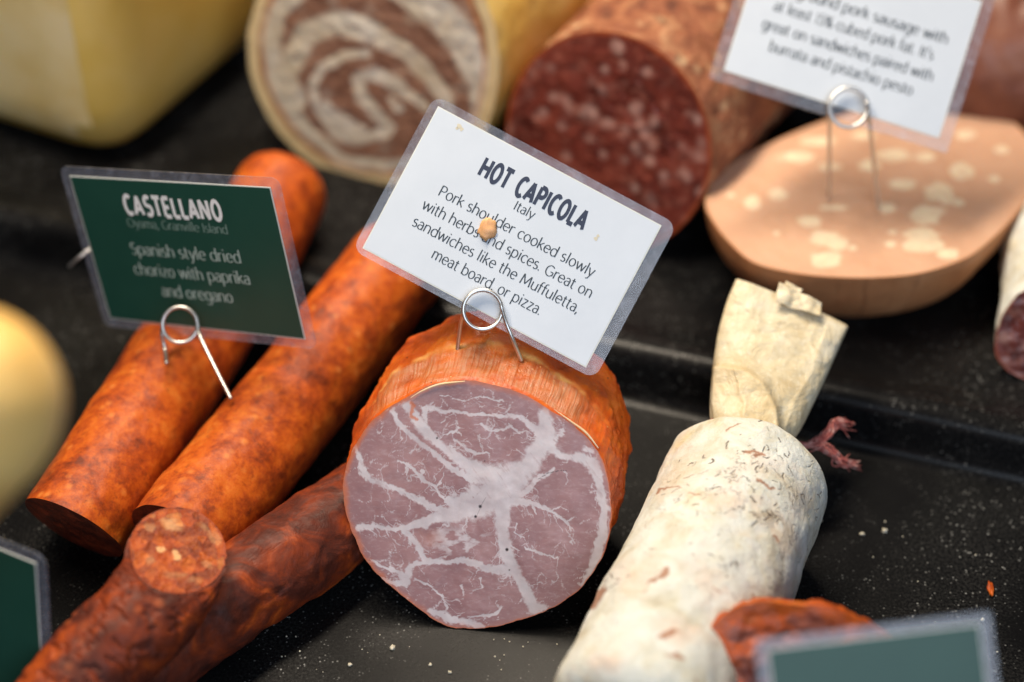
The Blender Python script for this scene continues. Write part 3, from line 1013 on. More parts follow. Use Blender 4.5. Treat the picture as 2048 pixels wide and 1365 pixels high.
TH, LL = np.tile(thc, 90), np.repeat(Lf, 560)
flat = P.reshape(-1, 3)
rdir = (np.tile(ring - cc, (90, 1)))
rdir /= np.linalg.norm(rdir, axis=1)[:, None]
w0 = smooth(0.0, 0.006, LL)
flat = flat + rdir * ((fbm(flat, 55, 3) * 0.0016 + fbm(flat, 190, 3) * 0.0006) * w0)[:, None]
ridge_l = 0.0185 + 0.004 * fbm(np.stack([TH * 1.4, 0 * TH, 0 * TH], 1), 1.0, 2) + 0.007 * (np.cos(TH - 1.75) - 1)
topw = smooth(0.30, 0.75, TH) * (1 - smooth(2.45, 2.85, TH))
band = topw * smooth(0.0008, 0.002, LL) * (1 - smooth(-0.0012, 0.0008, LL - ridge_l + 0.001 * fbm(flat, 160, 2)))
lip = topw * np.exp(-((LL - ridge_l - 0.0006) / 0.0011) ** 2) * np.clip(0.55 + 0.8 * fbm(flat, 110, 3, off=4), 0, 1)
mesh_obj('skin', flat, [tuple(f) for f in grid_faces(90, 560)] + [tuple(89 * 560 + k for k in range(560))], CAPS_SKIN, cap,
         dict(band=band, lip=lip, around=TH * 4, along=LL * 20))
for pts in ([(820, 797), (845, 782), (880, 769), (930, 763)], [(1108, 819), (1140, 842), (1172, 866), (1197, 897)]):
    q = [onplane(x, y, gp + nf * 0.0008, nf) for x, y in pts]
    V, F = sweep(q, [0.0001, 0.00035, 0.00045, 0.0002], 8, 40)
    mesh_obj('skin_flap', V, F, SKINFLAP, cap)
for (x0, y0), (x1, y1) in (((1190, 812), (1216, 803)), ((935, 715), (948, 705)), ((1100, 735), (1112, 748)), ((1170, 780), (1178, 790))):
    d0 = 0.618
    V, F = sweep([Dp(x0, y0, d0), Dp((x0 + x1) / 2, (y0 + y1) / 2 - 3, d0), Dp(x1, y1, d0 + 0.002)], [0.0002, 0.0005, 0.0003], 6, 12)

# ------------------------------------------------------------------ chorizo logs
def bumps(a1, s1_, a2, s2_, off=0.0):
    return lambda p, t, l: fbm(p, s1_, 3, off=off) * a1 + fbm(p, s2_, 3, off=off + 3) * a2


def log(name, label, cat, path, radii, skin, face=None, nr=140, ns=160, cut0=None, cut1=None, round0=False, round1=False, disp=None, out=None,
        facegrid=60, facefn=None, group=None, spread=0.6, skinattrs=None, facename='cut_face', bodyname='casing', face_n=None):
    P, th, L = tube(path, radii, nr, ns, cut0, cut1, round0, round1, disp, out, spread, face_n)
    base = np.array(path).mean(0)
    t = thing(name, label, cat, (base[0], base[1], P[..., 2].min()), group)
    V, F = close_tube(P, (face is None, True))
    at = skinattrs(P, th, L) if skinattrs else None
    mesh_obj(bodyname, V, F, skin, t, at)
    if face is not None:
        V, F, rho = disc(P[0], facegrid, 0.0007, 170, bulge=0.0)
        mesh_obj(facename, V, orient(F, V), face, t, facefn(V, rho, P[0]) if facefn else None)
    return t, P


log('chorizo_log', 'orange chorizo with its rounded end showing above the green card', 'chorizo',
    [H(148, 1056, 0.0200), H(352, 740, 0.0235), H(470, 555, 0.030), H(584, 345, 0.040)], [0.0205, 0.0212, 0.0212, 0.0212], ORANGE, CUTOR,
    cut0=[-0.35, -0.75, -0.30], round1=0.75, disp=bumps(0.0007, 40, 0.0002, 160), group='pair of orange chorizo logs')
log('chorizo_log', 'orange chorizo running up under the left corner of the tilted white card', 'chorizo',
    [H(362, 1080, 0.0207), H(590, 800, 0.022), H(700, 655, 0.028), H(836, 480, 0.037)], [0.0205, 0.0212, 0.0214, 0.0212], ORANGE, CUTOR,
    cut0=[-0.35, -0.85, -0.20], round1=True, disp=bumps(0.0007, 40, 0.0002, 160, 5), group='pair of orange chorizo logs')
log('cured_sausage', 'dark red cured sausage lying whole beside the pale cut face of the capicola', 'sausage',
    [H(180, 1390, 0.0185), H(400, 1236, 0.0185), H(560, 1126, 0.0185), H(690, 1034, 0.0185), H(790, 955, 0.0185)], [0.0168, 0.0173, 0.0172, 0.0165], DARK, None,
    round0=True, round1=True, disp=bumps(0.0012, 50, 0.0004, 150, 9))


def chop_face(V, rho, ring):
    X, Y = proj(V)
    fat = np.zeros(len(X))
    for x, y, a, b, rot in ((341, 1049, 18, 13, 0.5), (322, 1099, 12, 6, 0.1), (353, 1112, 7, 13, -0.6), (432, 1078, 14, 12, 0.4), (413, 1058, 10, 8, 0), (415, 1130, 11, 8, 0.5),
                             (345, 1153, 9, 9, 0), (300, 1055, 12, 9, 0.3), (360, 1150, 11, 6, 0.2), (392, 1160, 14, 6, 0.2), (300, 1120, 9, 9, 0)):
        dx, dy = X - x, Y - y
        u, v = dx * math.cos(rot) + dy * math.sin(rot), -dx * math.sin(rot) + dy * math.cos(rot)
        w = fbm(np.stack([X, Y, 0 * X], 1), 1 / 12., 3) * 0.35
        k = 1.0 if (x, y) in ((322, 1099), (353, 1112)) else (0.65 if (x, y) == (341, 1049) else 0.32)
        fat = np.maximum(fat, k * (1 - smooth(0.7, 1.15, np.hypot(u / a, v / b) + w)))
    return dict(fat=fat, rim=(1 - smooth(0.0, 0.07, 1 - rho)))


fc = H(356, 1100, 0.050)
log('cured_sausage', 'dark wrinkled sausage bending upward to a coarse orange cut end', 'sausage',
    [fc, H(337, 1165, 0.046), H(275, 1250, 0.041), H(204, 1314, 0.036), H(140, 1398, 0.030), H(30, 1540, 0.021)], [0.0166, 0.0170, 0.0172, 0.0178, 0.0180], DARK, CHOP,
    nr=260, ns=240, face_n=unit(EYE - fc) * 0.87 + UPV * 0.46 + RGT * 0.12, round1=True, facegrid=110, facefn=chop_face, spread=0.45,
    disp=lambda p, t, l: (fbm(p, 60, 3, off=2) * 0.0008 + fbm(p, 210, 2) * 0.00015
                          - 0.0008 * smooth(0.05, 0.5, fbm(np.stack([l * 260, t * 2.2, 0 * t], 1), 1.0, 3)) * smooth(0.003, 0.012, l)))

# orange-rimmed piece of dried meat at the lower right
ng = unit([-0.15, -0.78, 0.62])
pg = Dp(1560, 1250, 0.545)
out_e = [(1378, 1420), (1392, 1345), (1402, 1290), (1425, 1232), (1440, 1215), (1470, 1192), (1540, 1183), (1615, 1188), (1680, 1200), (1745, 1228), (1815, 1275), (1860, 1340),
         (1840, 1450), (1825, 1600), (1740, 1740), (1600, 1790), (1470, 1740), (1385, 1580)]
rpx = catmull(np.array(out_e, float), 420, True)
rag = fbm(np.stack([rpx[:, 0], rpx[:, 1], 0 * rpx[:, 0]], 1), 1 / 48., 5)
cpx = rpx.mean(0)
rpx = cpx + (rpx - cpx) * (1 + 0.016 * rag)[:, None]
rpx[:, 1] += 22
ringe = np.array([onplane(x, y, pg, ng) for x, y in rpx])
ce = ringe.mean(0)
ee = thing('dried_meat_end', 'cut end of dried red meat with ragged orange rim beside the white salami', 'cured meat', (ce[0], ce[1], 0))
V, F, rho = disc(ringe, 120, 0.0016, 90)


def m_e_face():
    m = Mat('dried_meat_section')
    c = m.ramp(m.noise(1.0, 5, 0.6, vec=m.map((55, 55, 120), (0.3, 0.5, 0.2)), dist=0.8), [(0.30, (0.090, 0.024, 0.020)), (0.42, (0.19, 0.050, 0.036)), (0.52, (0.34, 0.11, 0.075)), (0.60, (0.56, 0.10, 0.014)), (0.78, (0.66, 0.22, 0.06))])
    c = m.mix(m.attr('rim'), c, m.mix(m.noise(120, 4), (0.42, 0.055, 0.008), (0.62, 0.15, 0.018)))
    return m.done(c, 0.36, m.bump(m.noise(140, 5, 0.6), 0.6, 0.002), sss=0.12)


EF = m_e_face()
nzz = fbm(V, 130, 4)
rim = 1 - smooth(0.0, 0.11, (1 - rho) + 0.07 * nzz)
mesh_obj('cut_face', V, orient(F, V), EF, ee, dict(rim=rim))
Lf = np.linspace(0, 0.03, 40)
Sf = np.interp(Lf, [0, 0.002, 0.008, 0.016, 0.024, 0.030], [1, 1.002, 0.985, 0.93, 0.8, 0.55])
axe = unit([0.12, 0.80, -0.55])
P = ce + (ringe - ce)[None] * Sf[:, None, None] + axe * Lf[:, None, None]
P[..., 2] = np.maximum(P[..., 2], 0.0005)
V = P.reshape(-1, 3)
V = V + np.tile((ringe - ce) / np.linalg.norm(ringe - ce, axis=1)[:, None], (40, 1)) * (fbm(V, 120, 3) * 0.0015 * smooth(0, 0.002, np.repeat(Lf, 420)))[:, None]
mesh_obj('rind', V, [tuple(f) for f in grid_faces(40, 420)] + [tuple(39 * 420 + k for k in range(420))], ORANGE, ee)

# ------------------------------------------------------------------ white mould salami with its dry casing tail
def mold_attr(P, th, L):
    nr, ns, _ = P.shape
    Rm = 0.0315
    S = np.repeat(L, ns) * 5333
    A = np.tile(th, nr) * Rm * 5333          # px-like units on the unrolled casing
    r = np.random.default_rng(21)
    fl = np.zeros(len(S))
    Lp = L[-1] * 5333
    br = np.zeros(len(S))
    cl = [(r.uniform(0, Lp), r.uniform(0, 2 * math.pi * Rm * 5333)) for _ in range(46)]
    # denser patches where the photograph has them (near the far shoulder)
    for c0, a0 in cl + [(Lp * 0.80, 30), (Lp * 0.74, 90), (Lp * 0.84, 1010), (Lp * 0.70, 150), (Lp * 0.62, 60), (Lp * 0.86, 120)]:
        for _ in range(r.integers(5, 13)):
            s, a = c0 + r.normal(0, 45), (a0 + r.normal(0, 45))
            g = r.uniform(0, 2 * math.pi)
            w = r.uniform(1.6, 4.2)
            pts = [(s, a, w * 0.5)]
            cu = r.normal(0, 0.45)
            for k in range(r.integers(1, 5)):
                g += cu + r.normal(0, 0.35)
                s, a = s + 5.5 * math.cos(g), a + 5.5 * math.sin(g)
                pts.append((s, a, w * 0.8))
            fl = np.maximum(fl, r.uniform(0.35, 1.0) * (1 - smooth(0.5, 1.3, seg_dist(S, A, pts))))
    sx = S + 14 * fbm(np.stack([S, A, 0 * S], 1), 1 / 30., 3)
    ay = A + 14 * fbm(np.stack([S, A, 0 * S + 7], 1), 1 / 30., 3)
    for _ in range(26):
        s, a, g = r.uniform(0, Lp), r.uniform(0, 1050), r.uniform(0, 6.3)
        q = r.uniform(12, 38)
        br = np.maximum(br, r.uniform(0.4, 0.9) * (1 - smooth(0.4, 1.3, seg_dist(sx, ay, [(s, a, r.uniform(5, 13)), (s + q * math.cos(g), a + q * math.sin(g), 4)]))))
    X, Y = proj(P.reshape(-1, 3))
    qq = np.stack([X, Y, 0 * X], 1)
    X = X + 7 * fbm(qq, 1 / 16., 3)
    Y = Y + 7 * fbm(qq, 1 / 16., 3, off=6)
    for ln in ([(1178, 1222, 8), (1190, 1200, 24), (1206, 1180, 14)], [(1294, 1168, 5), (1312, 1160, 8), (1332, 1146, 14), (1330, 1138, 7)], [(1314, 985, 5), (1330, 976, 6), (1362, 974, 3)],
               [(1515, 960, 10), (1545, 978, 8)], [(1490, 905, 8), (1530, 912, 6)], [(1548, 1070, 7), (1552, 1085, 6)], [(1322, 1275, 12), (1350, 1262, 16)], [(1380, 985, 4), (1400, 990, 5)]):
        br = np.maximum(br, 0.85 * (1 - smooth(0.4, 1.35, seg_dist(X, Y, ln))))
    bl = np.zeros(len(X))
    for x, y, a, b, k in ((1265, 1160, 50, 60, .4), (1355, 1270, 42, 34, .45), (1215, 1325, 46, 30, .5), (1360, 960, 60, 50, .28), (1455, 1000, 60, 34, .4), (1400, 900, 70, 22, .4), (1300, 1130, 30, 40, .4), (1520, 930, 60, 30, .3), (1600, 1000, 30, 60, .25)):
        bl = np.maximum(bl, 0.7 * k * (1 - smooth(0.2, 1.15, np.hypot((X - x) / a, (Y - y) / b) + 0.3 * fbm(qq, 1 / 40., 3))))
    V3 = P.reshape(-1, 3)
    for x, y, a, b, k in ((1490, 985, 110, 95, .75), (1560, 1080, 60, 110, .6), (1350, 1010, 60, 40, .5), (1280, 1180, 60, 50, .35), (1420, 1180, 90, 60, .35)):
        msk = 1 - smooth(0.3, 1.15, np.hypot((X - x) / a, (Y - y) / b))
        rdg = 1 - smooth(0.015, 0.085, np.abs(fbm(V3, 210, 4, off=x)))
        fl = np.maximum(fl, k * msk * rdg * smooth(0.0, 0.35, fbm(V3, 120, 3, off=y)))
        bl = np.maximum(bl, 0.22 * msk * smooth(0.0, 0.5, fbm(V3, 90, 4, off=y + 9)))
    return dict(fleck=fl, brown=br, blush=bl)


wp = [H(1255, 1500, 0.0305), H(1330, 1330, 0.0315), H(1425, 1130, 0.0320), H(1512, 925, 0.0325)]
ws, Pw = log('white_salami', 'white mould covered salami lying on the tray with its pale casing tail tied off', 'salami',
    wp, [0.0300, 0.0312, 0.0312, 0.0300], MOLD, None, nr=420, ns=460, round0=0.5, round1=0.42,
    disp=lambda p, t, l: fbm(p, 34, 3, off=6) * 0.0013 + fbm(p, 110, 3) * 0.00035, skinattrs=mold_attr)

# tail: flattened tube of dry casing, narrow at the tie, wide and folded at the open end
tl = [(1430, 862, 1562, 892), (1424, 820, 1592, 868), (1425, 775, 1625, 805), (1430, 720, 1652, 748), (1440, 660, 1674, 698), (1456, 605, 1690, 662), (1474, 560, 1693, 655)]
nt, na = 200, 260
tt = catmull(np.array(tl, float), nt)
rows = []
foldv = []
for i, (xl, yl, xr, yr) in enumerate(tt):
    k = i / (nt - 1)
    dep = 0.639 + 0.030 * k
    a, b = Dp(xl, yl, dep), Dp(xr, yr, dep + 0.004)
    c, hw = (a + b) / 2, (b - a) / 2
    nrm = unit(np.cross(hw, UPV + FWD * 0.2))
    if np.dot(nrm, EYE - c) < 0:
        nrm = -nrm
    thick = 0.0085 * (1 - k) ** 0.8 + 0.0030
    row = []
    for j in range(na):
        t = 2 * math.pi * j / na
        s = math.copysign(abs(math.cos(t)) ** 0.8, math.cos(t))
        h = math.sin(t)
        # a diagonal pleat running from the left edge to the tie
        u = (s + 1) / 2
        pl = 0.0
        if h > 0:
            dl = u - (0.16 + 1.05 * (0.62 - k))
            pl = 0.0 * math.exp(-max(dl, 0) / 0.16) * (1 if dl > -0.03 else math.exp((dl + 0.03) / 0.035)) * max(0, 1 - abs(k - 0.32) / 0.40)
            dl2 = u - (0.52 + 0.5 * (0.25 - k))
            pl += 0.0 * math.exp(-abs(dl2) / 0.07) * max(0, 1 - k / 0.34)
        row.append(c + hw * s + nrm * (h * thick + pl))
        foldv.append(min(1, pl / 0.0030) * 0.35 if pl else 0)
    rows.append(row)
P = np.array(rows)
V = P.reshape(-1, 3)
front = np.tile(np.sin(2 * np.pi * np.arange(na) / na) > 0, nt)
X, Y = proj(V)
lift = np.zeros(len(V))
for ln, amp, wl, wr in (([(1440, 735), (1492, 742), (1528, 768), (1552, 815), (1556, 850), (1545, 895)], 0.0070, 7, 85),
                        ([(1480, 770), (1492, 810), (1486, 850), (1492, 885)], 0.0016, 30, 7),
                        ([(1640, 690), (1625, 740), (1590, 800), (1560, 880)], 0.0014, 40, 12),
                        ([(1478, 600), (1520, 640), (1600, 650), (1670, 690)], 0.0012, 60, 14)):
    sd = side_dist(X, Y, ln)
    lift = lift + amp * np.where(sd > 0, np.exp(-sd / wl), np.exp(sd / wr))
lift *= front * smooth(0.0, 0.25, np.abs(np.tile(np.sin(2 * np.pi * np.arange(na) / na), nt)))
V = V + (lift + fbm(V, 60, 3) * 0.0011 + fbm(V, 220, 3) * 0.00025)[:, None] * np.array([-0.2, -0.7, 0.6])
foldv = np.clip(foldv, 0, 0.3) * 0 + 0.35 * smooth(0.0020, 0.0045, lift)
tail = mesh_obj('casing_tail', V, [tuple(f) for f in grid_faces(nt, na)] + [tuple(range(na))], CASING, ws, dict(fold=np.array(foldv)))
tail.modifiers.new('skin', 'SOLIDIFY').thickness = 0.0005


def quad_sheet(pxs, name, parent, mat, n=18, curl=0.0012, thick=0.0006):
    "a small crumpled sheet through four (px, py, depth) corners"
    c = [Dp(*p) for p in pxs]
    P = np.array([[(1 - u) * (1 - v) * c[0] + u * (1 - v) * c[1] + u * v * c[2] + (1 - u) * v * c[3] for u in np.linspace(0, 1, n)] for v in np.linspace(0, 1, n)])
    nn = unit(np.cross(P[0, -1] - P[0, 0], P[-1, 0] - P[0, 0]))
    V = P.reshape(-1, 3)
    V = V + nn * (fbm(V, 120, 3) * curl)[:, None]
    o = mesh_obj(name, V, grid_faces(n, n, False), mat, parent, dict(fold=np.full(len(V), 0.12)))
    o.modifiers.new('skin', 'SOLIDIFY').thickness = thick
    return o


quad_sheet([(1556, 568, 0.6640), (1646, 604, 0.6640), (1640, 634, 0.6605), (1550, 606, 0.6610)], 'casing_fold', tail, CASING, 24, 0.0022)
quad_sheet([(1572, 562, 0.6660), (1606, 580, 0.6655), (1588, 606, 0.6650), (1562, 596, 0.6650)], 'casing_fold', tail, CASING, 18, 0.0020)

tw = thing('twine', 'frayed red string end sticking out beside the tied salami neck', 'string', Dp(1640, 890, 0.66))
tw.parent = None
r = np.random.default_rng(5)
tv, tf = [], []
for br_, cnt in (([(1545, 905, .648), (1600, 895, .652), (1635, 888, .656)], 22), ([(1630, 890, .656), (1655, 868, .658), (1672, 848, .66), (1700, 852, .662)], 16), ([(1632, 888, .656), (1665, 905, .657), (1682, 925, .658), (1712, 930, .66)], 16)):
    for k in range(cnt):
        pts = [Dp(x + r.normal(0, 5 + (6 if i == len(br_) - 1 else 0)), y + r.normal(0, 5 + (4 if i == len(br_) - 1 else 0)), d + r.normal(0, 0.0008)) for i, (x, y, d) in enumerate(br_)]
        V, F = sweep(pts, [0.00034, 0.00036, 0.00012], 6, 22)
        o0 = len(tv)
        tv += list(V)
        tf += [tuple(i + o0 for i in f) for f in F]
for key in ('label', 'category'):
    del tw[key]
bpy.data.objects.remove(tw)
for i_, g_ in ((9, 1.05), (13, 1.04)):
    rg = rows[i_]
    cg = np.mean(rg, axis=0)
    lp = [cg + (np.asarray(q_) - cg) * g_ + np.array([0, 0, 0.0004 * math.sin(j_)]) for j_, q_ in enumerate(rg[::12])]
    V, F = sweep(lp + [lp[0]], 0.0007, 8, 90)
    o0 = len(tv)
    tv += list(V)
    tf += [tuple(i + o0 for i in f) for f in F]
mesh_obj('twine', np.array(tv), tf, TWINE, ws)

# ------------------------------------------------------------------ mortadella
MS = 1423 / 688.0
mo = [(105, 850), (112, 800), (140, 735), (230, 665), (380, 590), (560, 515), (760, 450), (980, 408), (1190, 415), (1300, 450), (1400, 520), (1455, 600), (1468, 700), (1440, 810), (1385, 890),
      (1290, 990), (1180, 1070), (1000, 1130), (800, 1150), (600, 1145), (440, 1125), (300, 1085), (200, 1000), (135, 915)]
zm = ZB + 0.036
rm = np.array([H(x, y, zm) for x, y in catmull(np.array(poly_px(mo, 1360, 0, MS)), 420, True)])
cm = rm.mean(0)
mt = thing('mortadella', 'round half of pink mortadella with white fat cubes in its upturned cut face', 'cured meat', (cm[0], cm[1], ZB))
V, F, rho = disc(rm, 150, 0.0006, 60)
X, Y = proj(V)
mx, my = (X - 1360) * MS, Y * MS
wob = fbm(np.stack([mx, my * 1.7, 0 * mx], 1), 1 / 60., 3)
fat = np.zeros(len(X))
for x, y, a, b in ((300, 840, 34, 32), (408, 803, 40, 24), (533, 918, 50, 24), (600, 985, 62, 30), (650, 1010, 50, 26), (605, 1075, 70, 31), (1022, 890, 70, 42), (1000, 972, 70, 32), (1010, 1012, 95, 30),
                   (1110, 1050, 48, 22), (1070, 795, 58, 42), (1100, 820, 40, 26), (1150, 838, 27, 17), (1165, 708, 58, 34), (885, 640, 64, 28), (790, 685, 48, 24), (570, 585, 74, 20), (480, 650, 76, 22),
                   (855, 860, 36, 24), (920, 765, 54, 24), (1020, 650, 44, 18), (620, 690, 44, 18), (870, 1010, 26, 14), (715, 1025, 18, 12), (1300, 740, 26, 14), (210, 808, 20, 11), (640, 860, 64, 10), (400, 965, 13, 9),
                   (880, 960, 18, 10), (1180, 560, 40, 20), (1000, 520, 44, 18), (1330, 620, 30, 18), (760, 560, 50, 18), (860, 480, 30, 12), (1080, 470, 36, 14)):
    fat = np.maximum(fat, 1 - smooth(0.80, 1.12, np.hypot((mx - x) / a, (my - y) / b) + 0.35 * wob))
fat *= np.clip(0.85 + 0.3 * wob, 0.5, 1)
mesh_obj('cut_face', V, orient(F, V), MORTF, mt, dict(fat=fat, rim=0.8 * (1 - smooth(0.0, 0.018, 1 - rho))))
ks = np.linspace(0, 1, 36)
P = []
for k in ks:
    s = 1.0 + 0.012 * math.sin(math.pi * k) - 0.30 * k ** 1.75
    q = cm + (rm - cm) * s
    q[:, 2] = zm - (zm - ZB) * (1 - (1 - k) ** 1.15)
    P.append(q)
P = np.array(P)
V = P.reshape(-1, 3)
tm = np.tile(np.arctan2(rm[:, 1] - cm[1], rm[:, 0] - cm[0]), 36)
seam = np.zeros(len(V))
for a, w, s in ((-1.78, 0.010, 0.9), (-1.60, 0.006, 0.6), (-1.45, 0.012, 1.0), (-1.95, 0.006, 0.5), (-2.5, 0.008, 0.6), (-1.1, 0.007, 0.6), (-0.7, 0.009, 0.6)):
    seam = np.maximum(seam, s * np.exp(-((tm - a + 0.012 * fbm(V, 60, 2)) / w) ** 2) * np.clip(0.7 + fbm(V, 90, 2), 0, 1))
seam *= 0.6
V = V + (np.tile(rm - cm, (36, 1)) / 0.07) * ((fbm(V, 40, 3) * 0.0008 - 0.0006 * seam) * np.repeat(smooth(0, 0.15, ks), 420))[:, None]
mesh_obj('skin', V, [tuple(f) for f in grid_faces(36, 420)] + [tuple(35 * 420 + k for k in range(420))], MORTS, mt, dict(seam=seam))


# ------------------------------------------------------------------ logs standing behind: coarse salami, rolled belly
def rimattr(V, rho, ring):
    return dict(rim=1 - smooth(0.0, 0.05, (1 - rho) + 0.015 * fbm(V, 90, 3)))


RS = 0.0490
c0 = H(1212, 288, ZB + RS - 0.002)
axd = unit([0.50, 0.86, -0.01])
log('coarse_salami', 'large dark red salami with peppery brown casing, cut face toward the front', 'salami',
    [c0, c0 + axd * 0.05, c0 + axd * 0.11, c0 + axd * 0.165], [RS, RS * 1.03, RS * 1.03, RS], SALS, SALF, cut0=[-0.42, -0.80, 0.22], round1=0.5,
    disp=lambda p, t, l: (fbm(p, 35, 3) * 0.0018 + fbm(p, 110, 3) * 0.0013) * smooth(0, 0.008, l), facegrid=90, facefn=rimattr, nr=150, ns=240)


def belly(V, rho, ring):
    c = ring.mean(0)
    n = unit(np.cross(ring[0] - c, ring[len(ring) // 4] - c))
    ex = unit(RGT - n * np.dot(RGT, n))
    ey = np.cross(n, ex)
    if ey[2] < 0:
        ey = -ey
    R = np.linalg.norm(ring - c, axis=1).mean()
    x, y = (V - c) @ ex / R, (V - c) @ ey / R
    X, Y = proj(V)
    q = np.stack([X, Y, 0 * X], 1)
    X, Y = (X - 460) * 2.133, Y * 2.133
    X = X + 18 * fbm(q, 1 / 80., 2) + 4 * fbm(q, 1 / 26., 2, off=3)
    Y = Y + 18 * fbm(q, 1 / 80., 2, off=5) + 4 * fbm(q, 1 / 26., 2, off=8)
    fat = np.zeros(len(X))
    for ln in ([(330, -60, 60), (210, 40, 70), (165, 180, 76), (190, 330, 70), (240, 440, 60), (330, 570, 46), (480, 680, 44), (640, 715, 50), (800, 690, 44)],
               [(330, -60, 60), (520, -90, 70), (740, -40, 90), (900, 60, 120), (1010, 200, 120), (1075, 340, 100), (1090, 470, 80), (1020, 600, 60)],
               [(300, 440, 50), (245, 350, 64), (265, 240, 80), (330, 140, 96), (450, 95, 90), (600, 135, 80), (760, 240, 74), (860, 340, 70), (930, 430, 60), (940, 540, 50)],
               [(830, 470, 36), (760, 400, 40), (680, 340, 42), (600, 312, 46), (545, 330, 50), (565, 410, 46), (640, 500, 50), (690, 545, 44)],
               [(690, 545, 44), (630, 580, 40), (540, 595, 40), (440, 565, 36), (385, 480, 30), (350, 380, 34), (385, 285, 40), (480, 225, 40), (580, 225, 28)],
               [(420, 470, 50), (470, 520, 60), (560, 560, 44)], [(690, 420, 26), (720, 460, 26)]):
        fat = np.maximum(fat, 1 - smooth(0.80, 1.45, seg_dist(X, Y, ln)))
    fat = np.maximum(fat, 0.25 * smooth(0.2, 0.7, fbm(q, 1 / 40., 3, off=9)))
    w = fbm(V, 22, 3) * 0.10
    rind = smooth(0.905, 0.925, rho + 0.1 * w)
    amber = 0.7 * np.exp(-((rho - 0.885) / 0.014) ** 2)
    return dict(fat=np.clip(fat, 0, 1), rind=rind, amber=amber)


RP = 0.0655
c0 = H(742, 108, ZB + RP - 0.003)
log('rolled_pork_belly', 'thick roll of pork belly with spiral cut face and cream rind', 'cured meat',
    [c0, c0 + axd * 0.05, c0 + axd * 0.10, c0 + axd * 0.15], [RP, RP * 1.01, RP * 1.01, RP], RIND, PANCF, cut0=[-0.38, -0.84, 0.16], round1=0.4,
    out=lambda th, L: (1 + 0.05 * np.cos(2 * (th - 0.5)) + 0.02 * np.cos(3 * th))[None, :], disp=bumps(0.0008, 30, 0.0003, 120),
    facegrid=120, facefn=belly, ns=260, bodyname='rind')

# ------------------------------------------------------------------ cheeses and half-seen things at the back
def soft_box(cx, cy, w, d, h, z0, rot, bev, sub=10, curve=0.0):
    me = bpy.data.meshes.new('t')
    import bmesh
    bm = bmesh.new()
    bmesh.ops.create_cube(bm, size=1)
    for v in bm.verts:
        v.co = Vector((v.co.x * w, v.co.y * d, (v.co.z + 0.5) * h))
    bmesh.ops.bevel(bm, geom=list(bm.edges), offset=bev, segments=6, profile=0.5, affect='EDGES')
    bmesh.ops.rotate(bm, verts=bm.verts, cent=(0, 0, 0), matrix=Matrix.Rotation(rot, 3, 'Z'))
    bmesh.ops.translate(bm, verts=bm.verts, vec=(cx, cy, z0))
    V = np.array([v.co[:] for v in bm.verts])
    F = [tuple(v.index for v in f.verts) for f in bm.faces]
    bm.free()
    return V, F


def bulge(V, a=0.003, s=25):
    V = np.asarray(V)
    c = V.mean(0)
    d = V - c
    d[:, 2] *= 0.2
    d /= np.linalg.norm(d, axis=1)[:, None] + 1e-9
    return V + d * (fbm(V, s, 3) * a)[:, None]


q = H(250, 352, ZB)
ch = thing('cheese_block', 'big yellow block of cheese standing behind the green card, soft rounded edges', 'cheese', (q[0] - 0.02, q[1] + 0.09, ZB))
cw = 0.150
q = H(240, 356, ZB)
a70 = math.radians(64)
uu, vv = np.array([math.cos(a70), math.sin(a70), 0]), np.array([-math.sin(a70), math.cos(a70), 0])
bc = q + uu * cw * 0.47 + vv * cw * 0.47
V, F = soft_box(bc[0], bc[1], cw, cw, 0.19, ZB, a70, 0.034)
V = bulge(V)
for nm, mt_, want in (('rind', CHEESE, False), ('cut_face', CHEESE_PALE, True)):
    ff = []
    for f in F:
        p = V[list(f)]
        nn = unit(np.cross(p[1] - p[0], p[2] - p[0]))
        if (np.dot(nn, -uu) > 0.9) == want:
            ff.append(f)
    used = sorted({i for f in ff for i in f})
    ix = {k: i for i, k in enumerate(used)}
    mesh_obj(nm, V[used], [tuple(ix[i] for i in f) for f in ff], mt_, ch)

# pale provolone leaning up in the left foreground, foot on the tray
tip = Dp(24, 700, 0.395)
foot = np.array([tip[0] - 0.165, tip[1] + 0.02, 0.027])
d = foot - tip
rr_ = 0.0235
log('provolone', 'pale yellow rounded cheese at the near left edge, far out of focus', 'cheese',
    [tip, tip + d * 0.2, tip + d * 0.6, foot], [rr_, rr_ * 1.05, rr_ * 1.1, rr_ * 1.0], LOGCHEESE, None, round0=1.2, round1=0.8, nr=80, ns=90, disp=bumps(0.0006, 40, 0.0002, 120), bodyname='rind')

# yellow and reddish pieces between the rolls
c1 = H(1085, 165, ZB + 0.03)
log('yellow_cheese_log', 'narrow yellow cheese wedged between the pork belly roll and the coarse salami', 'cheese',
    [c1, c1 + axd * 0.06, c1 + axd * 0.14], [0.016, 0.018, 0.018], YELLOWWRAP, None, round0=True, round1=True, nr=60, ns=80, disp=bumps(0.001, 50, 0.0003, 160), bodyname='rind')
c2 = H(1110, 20, ZB + 0.032)
log('red_sausage', 'reddish sausage at the back between the pork belly and the salami', 'sausage',
    [c2 + np.array([-0.02, 0, 0]), c2 + axd * 0.06, c2 + axd * 0.14], [0.03, 0.031, 0.031], REDMEAT, None, round0=True, round1=True, nr=60, ns=80, disp=bumps(0.001, 50, 0.0003, 160))
c3 = H(1535, 205, ZB + 0.036)
log('yellow_cheese_log', 'yellow rinded cheese behind the coarse salami, partly hidden by the upper white card', 'cheese',
    [c3 + np.array([-0.028, -0.010, 0]), c3 + np.array([-0.02, 0.05, 0]), c3 + np.array([-0.015, 0.13, 0])], [0.036, 0.038, 0.038], YELLOWWRAP, None, round0=True, round1=True, nr=60, ns=90, disp=bumps(0.001, 50, 0.0003, 160), bodyname='rind')
c4 = H(2030, 110, ZB + 0.045)
